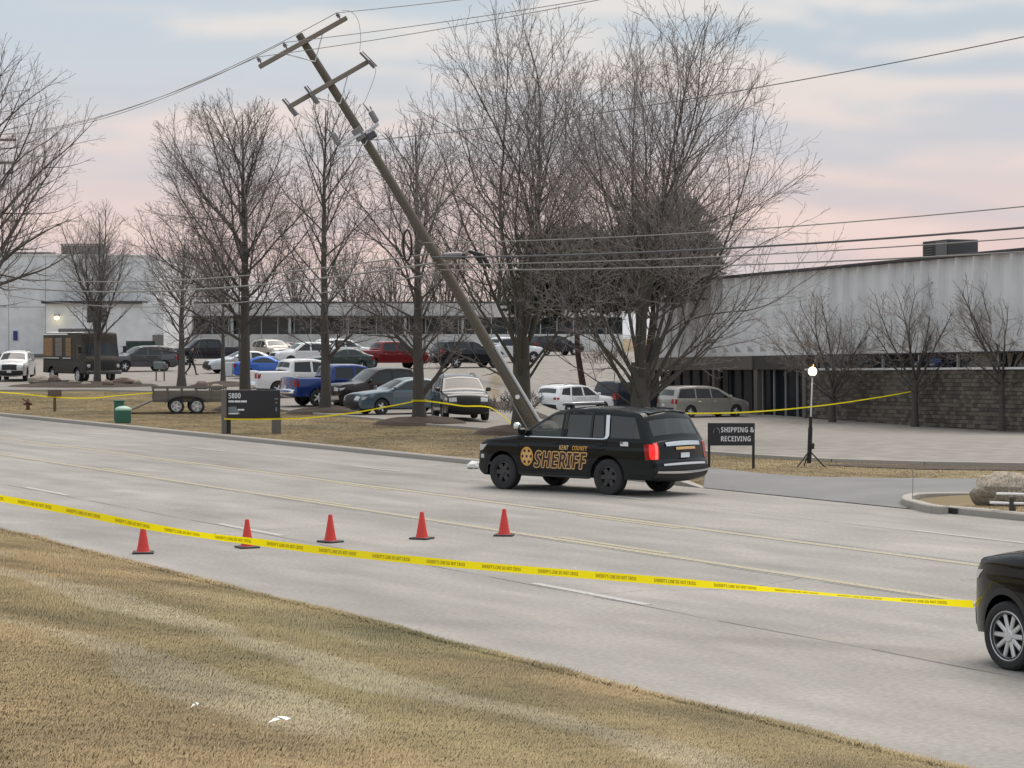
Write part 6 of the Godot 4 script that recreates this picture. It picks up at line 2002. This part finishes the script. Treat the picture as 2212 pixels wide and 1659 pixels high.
# ------------------------------------------------------------------ signs and street furniture
func flat_text(parent: Node, s: String, size: float, at_: Vector3, m: Material, xs := 1.0) -> void:
	var mb := MB.new()
	lay_text(mb, text_mesh(s, size, 600), func(x: float, y: float) -> Array: return [at_ + Vector3(x * xs, y, 0), Vector3.BACK])
	part("lettering", mb, m, parent)
func build_signs() -> void:
	var d := 80.0
	var b := on(543, d)
	var n := thing("address_sign", "low black address sign on grey posts in front of the broad tree", "sign", b)
	var px := F / d
	boxpart("panel", Vector3(0, 0.10 + Y(873, d) - b.y - 0.10, 0), Vector3(124.0 / px, 62.0 / px, 0.16), M.sign_black, n, 0.015)
	var yc := Y(873, d) - b.y
	boxpart("post", Vector3(-58.0 / px, 0.72, 0.14), Vector3(0.17, 1.62, 0.17), M.post_grey, n, 0.01)
	boxpart("post", Vector3(-50.0 / px, 0.2, -0.02), Vector3(0.16, 0.7, 0.14), M.fascia_dark, n, 0.01)
	boxpart("post", Vector3(54.0 / px, 0.18, 0.0), Vector3(0.32, 0.72, 0.18), M.post_grey, n, 0.01)
	flat_text(n, "5800", 0.25, Vector3(-36.0 / px, yc + 18.0 / px, 0.085), M.sign_white, 0.8)
	for k in 3: boxpart("lettering_bar", Vector3((-43.0 + k * 13.6) / px, yc + 6.0 / px, 0.085), Vector3(12.6 / px, 4.2 / px, 0.008), M.sign_white, n)
	var mk := MB.new()
	var P := [[-50, -6], [-33, -5], [-30, -12], [-24, -19], [-26, -22], [-49, -22]]
	for k in range(1, P.size() - 1): mk.flat(Vector3(P[0][0] / px, yc + P[0][1] / px, 0.088), Vector3(P[k][0] / px, yc + P[k][1] / px, 0.088), Vector3(P[k + 1][0] / px, yc + P[k + 1][1] / px, 0.088), Vector3.BACK)
	part("emblem", mk, M.sign_grey, n)
	boxpart("lettering_bar", Vector3(-22.0 / px, yc - 12.0 / px, 0.086), Vector3(14.0 / px, 3.6 / px, 0.008), M.sign_white, n)
	boxpart("lettering_bar", Vector3(-39.0 / px, yc - 20.5 / px, 0.092), Vector3(21.0 / px, 2.6 / px, 0.008), M.sign_white, n)
	for e in [[11.5, 7.4, 2.4], [3.0, 3.6, 3.2], [-11.0, 3.0, 9.0]]: boxpart("lettering_bar", Vector3(54.0 / px, yc + e[0] / px, 0.085), Vector3(e[1] / px, e[2] / px, 0.008), M.sign_grey, n)
	d = 58.6
	b = on(1580, d)
	px = F / d
	n = thing("directional_sign", "black shipping and receiving sign on two posts beside the driveway", "sign", b)
	yc = Y(938, d) - b.y
	boxpart("panel", Vector3(0, yc, 0), Vector3(98.0 / px, 49.0 / px, 0.06), M.sign_black, n, 0.008)
	for s in [-1.0, 1.0]: boxpart("post", Vector3(s * 48.0 / px, (yc + 24.0 / px) * 0.5 - 0.02, -0.02), Vector3(0.065, yc + 24.5 / px + 0.04, 0.065), M.black_plastic, n, 0.006)
	flat_text(n, "SHIPPING &", 0.18, Vector3(13.0 / px, yc + 9.5 / px, 0.035), M.sign_white, 0.82)
	flat_text(n, "RECEIVING", 0.18, Vector3(9.5 / px, yc - 10.0 / px, 0.035), M.sign_white, 0.82)
	mk = MB.new()
	var ar := PackedVector3Array()
	for i in 9:
		var a := lerpf(PI * 1.05, -0.35, i / 8.0)
		ar.push_back(Vector3((-33.0 + cos(a) * 6.5) / px, yc + (4.0 + sin(a) * 9.0) / px, 0.034))
	for i in 8:
		var w := 0.022
		mk.flat(ar[i], ar[i + 1], ar[i] + Vector3(w, w * 0.7, 0), Vector3.BACK); mk.flat(ar[i + 1], ar[i + 1] + Vector3(w, w * 0.7, 0), ar[i] + Vector3(w, w * 0.7, 0), Vector3.BACK)
	part("emblem", mk, M.sign_grey, n)
func build_furniture() -> void:
	# cones
	var cone := thing("traffic_cone", "orange red traffic cone standing alone next to the roadside grass", "traffic cone", Vector3.ZERO, 0.0, "traffic cones in a row")
	var mb := MB.new()
	mb.lathe([[0.118, 0.028], [0.108, 0.04], [0.092, 0.10], [0.032, 0.455], [0.026, 0.47], [0.018, 0.468], [0.0, 0.44]], 22)
	part("body", mb, M.cone_red, cone)
	mb = MB.new()
	mb.box(Vector3(0, 0.016, 0), Vector3(0.34, 0.032, 0.34), Basis(), 0.012)
	part("foot", mb, M.black_plastic, cone)
	mb = MB.new()
	mb.lathe([[0.036, 0.425], [0.040, 0.43], [0.035, 0.455], [0.030, 0.455]], 18)
	part("collar", mb, M.cone_red, cone)
	var k := 0
	for e in [[308, 1196], [533, 1184], [713, 1172], [911, 1165], [1089, 1158]]:
		var c := cone if k == 0 else cone.duplicate() as Node3D
		if k > 0:
			c.name = numbered("traffic_cone"); add_child(c)
		var p := gp(e[0], e[1])
		c.position = Vector3(p.x, 0.0, -p.y)
		c.rotation.y = 0.12 + 0.33 * k
		c.set_meta("label", ["orange red traffic cone closest to the roadside grass", "orange red traffic cone crossed by the yellow tape", "middle orange red traffic cone of the row of five", "second orange red traffic cone from the centre turn lane", "orange red traffic cone closest to the yellow lane line"][k])
		k += 1
	# lit work lamp on a tripod
	var b := on(1748, 59.3)
	var n := thing("work_light", "lit work light on a black tripod in the turf strip", "lamp", b)
	n.rotation.z = -0.035
	mb = MB.new()
	mb.rod(Vector3(0, 0.10, 0), Vector3(0, 1.02, 0), 0.058, 12)
	mb.rod(Vector3(0, 0.95, 0), Vector3(0, 1.30, 0), 0.045, 12)
	part("mast", mb, M.black_plastic, n)
	mb = MB.new()
	mb.rod(Vector3(0, 1.25, 0), Vector3(0, 2.32, 0), 0.02, 8)
	part("extension_pole", mb, M.alloy, n)
	for i in 3:
		var a := 0.35 + TAU * i / 3.0
		mb = MB.new()
		mb.rod(Vector3(0, 0.42, 0), Vector3(cos(a) * 0.43, 0.01, sin(a) * 0.43), 0.02, 6)
		part("leg", mb, M.black_plastic, n)
	mb = MB.new()
	mb.box(Vector3(0.06, 0.55, 0.05), Vector3(0.10, 0.16, 0.10), Basis(), 0.02)
	part("clamp", mb, M.black_plastic, n)
	mb = MB.new()
	mb.lathe([[0.0, 2.30], [0.06, 2.31], [0.07, 2.36], [0.05, 2.37]], 12)
	part("lamp_collar", mb, M.grey_box, n)
	mb = MB.new()
	mb.blob(Vector3(0, 2.46, 0), Vector3(0.23, 0.24, 0.23), 2, 0.0)
	part("lamp_globe", mb, M.lamp_lit, n)
	mb = MB.new()
	mb.rod(Vector3(0, 2.57, 0), Vector3(0.02, 2.64, 0), 0.03, 8, 0.012)
	part("lamp_cap", mb, M.gold, n)
	var ol := OmniLight3D.new()
	ol.name = "glow"; ol.light_color = Color(1.0, 0.96, 0.84); ol.light_energy = 1.0; ol.omni_range = 30.0; ol.omni_attenuation = 2.0; ol.light_size = 0.12; ol.shadow_enabled = true
	ol.position = Vector3(0, 2.46, 0)
	n.add_child(ol)
	# green utility pedestal
	b = on(266, 90.0)
	n = thing("utility_box", "green utility box with a pale domed cap on the lawn", "utility box", b, 0.12)
	boxpart("cabinet", Vector3(0, 0.26, 0), Vector3(0.60, 0.52, 0.56), M.utility_green, n, 0.03)
	mb = MB.new()
	mb.blob(Vector3(0, 0.52, 0), Vector3(0.66, 0.30, 0.62), 4, 0.0, 8, 16, 0.49)
	part("cap", mb, M.utility_cap, n)
	n = thing("utility_pedestal", "small green pedestal behind the green utility box", "utility box", on(257, 91.6))
	boxpart("cabinet", Vector3(0, 0.40, 0), Vector3(0.36, 0.80, 0.34), M.utility_green, n, 0.03)
	boxpart("cap", Vector3(0, 0.82, 0), Vector3(0.41, 0.07, 0.39), M.utility_green, n, 0.02)
	# hydrant
	n = thing("fire_hydrant", "rust red fire hydrant on the lawn near the far kerb", "fire hydrant", on(60, 106.0))
	mb = MB.new()
	mb.lathe([[0.0, 0.0], [0.13, 0.0], [0.13, 0.04], [0.085, 0.05], [0.08, 0.30], [0.11, 0.32], [0.11, 0.36], [0.085, 0.40], [0.04, 0.47], [0.03, 0.52], [0.0, 0.52]], 14)
	part("barrel", mb, M.rust_red, n)
	for s in [-1.0, 1.0]:
		mb = MB.new()
		mb.rod(Vector3(0, 0.25, 0), Vector3(s * 0.20, 0.27, 0), 0.05, 10, 0.055)
		part("outlet", mb, M.rust_red, n)
	mb = MB.new()
	mb.rod(Vector3(0.1, 0.3, 0.05), Vector3(-0.26, 0.52, 0.02), 0.03, 8)
	part("outlet_hose", mb, M.rust_red, n)
	# stake with a little board
	n = thing("stake_sign", "small faded board on a brown wooden stake in the lawn", "sign", on(118, 103.8))
	boxpart("stake", Vector3(0, 0.36, 0), Vector3(0.13, 0.76, 0.09), mat("stake_brown", Color(0.17, 0.11, 0.045), 0.9), n, 0.01)
	boxpart("board", Vector3(0, 0.84, 0.02), Vector3(0.62, 0.32, 0.04), M.stone_pink, n, 0.01)
	# parcel boxes
	n = thing("mailbox", "pale grey mailbox on two thin posts beside the lot", "mailbox", on(346, 139.0))
	for s in [-1.0, 1.0]: boxpart("post", Vector3(s * 0.24, 0.4, 0), Vector3(0.07, 0.86, 0.07), M.steel_dark, n)
	boxpart("box", Vector3(-0.05, 1.0, 0), Vector3(0.66, 0.44, 0.4), M.sign_grey, n, 0.03)
	boxpart("flap", Vector3(0.34, 0.96, 0.1), Vector3(0.22, 0.24, 0.3), M.post_grey, n, 0.02)
	n = thing("electric_cabinet", "pale grey cabinet standing in the lot beside a slim tree", "cabinet", on(503, 146.0) + Vector3(0, 0.06, 0))
	boxpart("cabinet", Vector3(0, 0.46, 0), Vector3(0.95, 0.92, 0.5), M.plate, n, 0.02)
	boxpart("door_seam", Vector3(0, 0.46, 0.255), Vector3(0.02, 0.84, 0.02), M.steel_dark, n)
	boxpart("plinth", Vector3(0, 0.02, 0), Vector3(1.02, 0.1, 0.56), M.concrete, n)
	n = thing("light_standard", "thin dark lamp standard in the lot by the pale cabinet", "lamp post", on(517, 150.0))
	mb = MB.new()
	mb.rod(Vector3(0, 0, 0), Vector3(0, 6.4, 0), 0.07, 10, 0.045)
	part("shaft", mb, M.steel_dark, n)
	boxpart("foot", Vector3(0, 0.25, 0), Vector3(0.4, 0.5, 0.4), M.concrete, n, 0.03)
	boxpart("lamp_head", Vector3(0.3, 6.42, 0), Vector3(0.7, 0.12, 0.3), M.steel_dark, n, 0.02)
	# sandbag at the kerb
	var p := gp(1022, 1013)
	n = thing("white_bag", "crumpled white bag lying at the far kerb by the patrol car", "bag", Vector3(p.x, 0.0, -p.y))
	mb = MB.new()
	mb.blob(Vector3(0, 0.09, 0), Vector3(0.36, 0.20, 0.26), 8, 0.7, 8, 12, 0.0)
	part("sack", mb, M.litter, n)
	mb = MB.new()
	mb.blob(Vector3(0.13, 0.13, 0.02), Vector3(0.14, 0.14, 0.12), 9, 0.8, 6, 10, 0.0)
	part("twisted_neck", mb, M.litter, n)
	# paper scraps on the near bank
	for e in [[605, 1578, 0.13, "white paper scrap lying in the near grass"], [420, 1546, 0.05, "tiny white paper scrap in the near grass"]]:
		p = gp(e[0], e[1])
		mb = MB.new()
		var c := Vector3(p.x, H(p.x, p.y) + 0.045, -p.y)
		var w: float = e[2]
		var q := [Vector3(-w * 0.6, 0.0, 0.02), Vector3(-w * 0.1, 0.03, -w * 0.4), Vector3(w * 0.6, 0.01, -0.03), Vector3(w * 0.3, 0.02, w * 0.3), Vector3(-w * 0.3, 0.035, w * 0.25)]
		for i in 4: mb.quad(c + Vector3(0, 0.02, 0), c + q[i], c + (q[i] + q[i + 1]) * 0.5 + Vector3(0, 0.008, 0), c + q[i + 1], Vector3.UP)
		solo("paper_scrap", mb, M.litter, e[3], "litter", "litter on the near bank")
	# boulders
	var gs := "boulders in the bed by the food truck"
	k = 0
	for e in [[84, 834, 1.15, 0.62, "stone", "grey boulder at the left end of the bed by the food truck"], [117, 834, 0.72, 0.62, "stone_pink", "pinkish boulder next to grey boulder in the bed by the food truck"], [160, 836, 0.75, 0.36, "stone", "low flat boulder left of the fan shaped tree"], [186, 838, 0.6, 0.32, "stone", "small low boulder touching the fan shaped tree trunk"], [232, 838, 0.7, 0.4, "stone_pink", "small pinkish boulder right of the fan shaped tree"], [266, 836, 1.25, 0.55, "stone_pink", "long pinkish boulder in the bed below the grey crossover"], [292, 836, 0.75, 0.42, "stone", "pale rounded boulder at the right end of the bed"], [436, 843, 0.8, 0.5, "stone_pink", "boulder behind the utility trailer beside the mulch bed"], [468, 845, 0.7, 0.36, "stone", "low boulder at the edge of the mulch bed behind the trailer"]]:
		p = gp(e[0], e[1])
		mb = MB.new()
		mb.blob(Vector3(p.x, H(p.x, p.y) + 0.08 + e[3] * 0.35, -p.y), Vector3(e[2], e[3], e[2] * 0.7), 30 + k, 0.45)
		solo("boulder", mb, M[e[4]], e[5], "boulder", gs)
		k += 1
	p = gp(2172, 1090)
	mb = MB.new()
	mb.blob(Vector3(p.x + 0.05, 0.38, -p.y), Vector3(1.42, 0.72, 1.0), 51, 0.32, 18, 26, 0.0)
	solo("boulder", mb, M.stone, "large tan boulder on the kerbed grass island", "boulder")
	n = thing("white_rail", "two low white rails lying beside the large tan boulder", "rail", Vector3(X(2190, 44.2), 0.13, -44.2), -0.42)
	for e in [[0.0, 0.33, 0.0], [-0.10, 0.16, 0.12]]:
		boxpart("rail", Vector3(e[0] + 0.55, e[1], e[2]), Vector3(1.75, 0.045, 0.07), M.white_paint, n, 0.012)
	for xx in [0.0, 1.1]: boxpart("support", Vector3(xx, 0.13, 0.05), Vector3(0.09, 0.30, 0.22), M.fascia_dark, n, 0.01)
	# kerb of the island with a drain mouth
	var line := pxpoly([[2040, 1111], [2010, 1107], [1984, 1102], [1966, 1097], [1960, 1089], [1968, 1081], [1990, 1075], [2050, 1070], [2120, 1067], [2260, 1064]])
	var cv := Curve2D.new()
	for i in line.size():
		var t := Vector2.ZERO
		if i > 0 and i < line.size() - 1: t = (line[i + 1] - line[i - 1]) * 0.18
		cv.add_point(line[i], -t, t)
	cv.bake_interval = 0.15
	mb = MB.new()
	var bl := cv.get_baked_length()
	var m := int(bl / 0.25)
	for i in m:
		var a := cv.sample_baked(bl * i / m)
		var c := cv.sample_baked(bl * (i + 1) / m)
		var w := (c - a).normalized().orthogonal() * 0.11
		var dirk := (c - a).normalized()
		var kb := Basis(Vector3(dirk.x, 0, -dirk.y), Vector3.UP, Vector3(dirk.y, 0, dirk.x))
		var mid := (a + c) * 0.5
		mb.box(Vector3(mid.x, 0.03 + 0.0004 * (i % 3), -mid.y), Vector3(a.distance_to(c) + 0.03, 0.26, w.length() * 2.0), kb, 0.02)
	struct("kerb", mb, M.concrete)
	var dp := from_sq(35.55, Q1 - 0.012)
	n = thing("storm_drain", "dark storm drain mouth in the island kerb", "drain", Vector3(dp.x, 0.0, -dp.y), heading(RD))
	boxpart("opening", Vector3(0, 0.065, 0.0), Vector3(0.62, 0.10, 0.02), M.interior, n)
	boxpart("frame", Vector3(0, 0.122, 0.002), Vector3(0.72, 0.02, 0.03), M.concrete, n, 0.004)
	n = thing("marker_rod", "thin grey marker rod standing at the driveway edge", "marker", on(1972, 47.0))
	mb = MB.new()
	mb.rod(Vector3(0, 0, 0), Vector3(0.01, 0.72, 0), 0.008, 6)
	part("rod", mb, M.cable_pale, n)
	mb = MB.new()
	mb.lathe([[0.0, 0.72], [0.014, 0.725], [0.012, 0.76], [0.0, 0.765]], 8)
	part("tip", mb, M.cable_pale, n)

# ------------------------------------------------------------------ the walker
func build_person() -> void:
	# tapered capsules joined with a smooth minimum and meshed as surface nets; [from, to, r0, r1, colour]
	var dark := Color(0.014, 0.014, 0.018)
	var trous := Color(0.016, 0.012, 0.012)
	var skin := Color(0.36, 0.22, 0.16)
	var hair := Color(0.02, 0.016, 0.014)
	var B := [
		[Vector3(0, 1.00, 0), Vector3(0.03, 1.38, 0), 0.145, 0.165, dark], [Vector3(0.03, 1.38, -0.14), Vector3(0.03, 1.38, 0.14), 0.085, 0.085, dark],
		[Vector3(0, 0.96, -0.07), Vector3(0, 0.96, 0.07), 0.12, 0.12, trous],
		[Vector3(0.035, 1.44, 0), Vector3(0.05, 1.54, 0), 0.06, 0.055, skin], [Vector3(0.065, 1.60, 0), Vector3(0.07, 1.66, 0), 0.085, 0.09, skin], [Vector3(0.05, 1.68, 0), Vector3(0.03, 1.70, 0), 0.092, 0.088, hair], [Vector3(0.15, 1.615, 0), Vector3(0.165, 1.605, 0), 0.018, 0.016, skin],
		[Vector3(0, 0.94, -0.09), Vector3(0.20, 0.53, -0.09), 0.09, 0.062, trous], [Vector3(0.20, 0.53, -0.09), Vector3(0.30, 0.10, -0.09), 0.06, 0.045, trous], [Vector3(0.29, 0.05, -0.09), Vector3(0.46, 0.045, -0.10), 0.045, 0.035, hair],
		[Vector3(0, 0.94, 0.09), Vector3(-0.06, 0.52, 0.09), 0.09, 0.062, trous], [Vector3(-0.06, 0.52, 0.09), Vector3(-0.34, 0.16, 0.09), 0.06, 0.045, trous], [Vector3(-0.36, 0.10, 0.09), Vector3(-0.25, 0.035, 0.10), 0.045, 0.035, hair],
		[Vector3(0.03, 1.38, -0.19), Vector3(-0.12, 1.12, -0.24), 0.058, 0.048, dark], [Vector3(-0.12, 1.12, -0.24), Vector3(-0.06, 0.90, -0.25), 0.045, 0.035, dark], [Vector3(-0.05, 0.86, -0.25), Vector3(-0.02, 0.79, -0.25), 0.034, 0.022, skin],
		[Vector3(0.03, 1.38, 0.19), Vector3(0.14, 1.12, 0.24), 0.058, 0.048, dark], [Vector3(0.14, 1.12, 0.24), Vector3(0.30, 0.97, 0.22), 0.045, 0.035, dark], [Vector3(0.33, 0.95, 0.22), Vector3(0.40, 0.93, 0.21), 0.034, 0.022, skin]]
	for s in [-1.0, 1.0]:   # five fingers to each hand
		for f in 5:
			var root := Vector3(-0.02, 0.79, -0.25) if s < 0.0 else Vector3(0.40, 0.93, 0.21)
			var fd := Vector3(0.25, -1, 0) if s < 0.0 else Vector3(1, -0.25, 0)
			var off := Vector3(0.012 * (f - 1.5), 0, 0) if s < 0.0 else Vector3(0, 0.012 * (f - 1.5), 0)
			if f == 4: off = Vector3(0.03, 0.03, 0.0); fd = fd + Vector3(0.4, 0.3, 0)
			B.append([root + off, root + off + fd.normalized() * [0.055, 0.065, 0.06, 0.045, 0.04][f], 0.009, 0.007, skin])
	var h := 0.022
	var lo := Vector3(-0.50, -0.03, -0.36)
	var N := Vector3i(46, 84, 33)
	var fld := PackedFloat32Array()
	fld.resize(N.x * N.y * N.z)
	fld.fill(1.0)
	var own := PackedInt32Array()
	own.resize(fld.size())
	for bi in B.size():
		var b: Array = B[bi]
		var a: Vector3 = b[0]
		var e: Vector3 = b[1]
		var rm := maxf(b[2], b[3]) + 0.07
		var mn: Vector3 = ((a.min(e) - Vector3.ONE * rm - lo) / h).floor()
		var mx: Vector3 = ((a.max(e) + Vector3.ONE * rm - lo) / h).ceil()
		var ae := e - a
		var l2 := maxf(ae.length_squared(), 1e-6)
		for i in range(maxi(0, int(mn.x)), mini(N.x, int(mx.x))):
			for j in range(maxi(0, int(mn.y)), mini(N.y, int(mx.y))):
				for k in range(maxi(0, int(mn.z)), mini(N.z, int(mx.z))):
					var p := lo + Vector3(i, j, k) * h
					var t := clampf((p - a).dot(ae) / l2, 0.0, 1.0)
					var dd := (p - a - ae * t).length() - lerpf(b[2], b[3], t)
					var id := (i * N.y + j) * N.z + k
					var f0 := fld[id]
					if dd < f0: own[id] = bi
					var q := maxf(0.03 - absf(dd - f0), 0.0) / 0.03
					fld[id] = minf(dd, f0) - q * q * 0.03 * 0.25
	var mb := MB.new()
	var vid := {}
	for i in N.x - 1:
		for j in N.y - 1:
			for k in N.z - 1:
				var id := (i * N.y + j) * N.z + k
				var s := Vector3.ZERO
				var m := 0
				for ed in [[0, 0, 0, 1, 0, 0], [0, 0, 0, 0, 1, 0], [0, 0, 0, 0, 0, 1], [1, 0, 0, 1, 1, 0], [1, 0, 0, 1, 0, 1], [0, 1, 0, 1, 1, 0], [0, 1, 0, 0, 1, 1], [0, 0, 1, 1, 0, 1], [0, 0, 1, 0, 1, 1], [1, 1, 0, 1, 1, 1], [1, 0, 1, 1, 1, 1], [0, 1, 1, 1, 1, 1]]:
					var f0 := fld[id + (ed[0] * N.y + ed[1]) * N.z + ed[2]]
					var f1 := fld[id + (ed[3] * N.y + ed[4]) * N.z + ed[5]]
					if (f0 < 0.0) != (f1 < 0.0):
						var t := f0 / (f0 - f1)
						s += Vector3(ed[0], ed[1], ed[2]).lerp(Vector3(ed[3], ed[4], ed[5]), t); m += 1
				if m > 0:
					vid[id] = mb.v.size()
					mb.v.push_back(lo + (Vector3(i, j, k) + s / m) * h)
					var g := Vector3(fld[id + N.y * N.z] - fld[id], fld[id + N.z] - fld[id], fld[id + 1] - fld[id])
					mb.n.push_back(g.normalized() if g.length() > 0.0 else Vector3.UP)
					mb.u.push_back(Vector2.ZERO)
					mb.c.push_back(B[own[id]][4])
	var st := [N.y * N.z, N.z, 1]
	for id in vid:
		for a in 3:
			var f0 := fld[id]
			var f1 := fld[id + st[a]]
			if (f0 < 0.0) == (f1 < 0.0): continue
			var b: int = st[(a + 1) % 3]
			var c: int = st[(a + 2) % 3]
			if not (vid.has(id - b) and vid.has(id - c) and vid.has(id - b - c)): continue
			var q := [vid[id], vid[id - b], vid[id - b - c], vid[id - c]]
			if f0 < 0.0: q.reverse()
			for t in [[0, 1, 2], [0, 2, 3]]:
				mb.ix.push_back(q[t[0]]); mb.ix.push_back(q[t[1]]); mb.ix.push_back(q[t[2]])
	var pm := mat("person_cloth", Color(1, 1, 1), 0.85)
	pm.vertex_color_use_as_albedo = true
	var n := thing("person", "person in dark jacket and trousers walking across the lot", "person", on(413, 149.0) + Vector3(0, 0.07, 0), heading(Vector2(0.95, -0.3)))
	part("body", mb, pm, n)
func _ready() -> void:
	nz.seed = 4; nz.frequency = 0.01; nz.fractal_octaves = 3
	setup_view()
	setup_materials()
	build_ground()
	build_finned_building()
	build_left_building()
	build_low_building()
	build_trees()
	build_poles()
	build_cars()
	build_signs()
	build_furniture()
	build_tapes()
	build_person()
	build_grass()
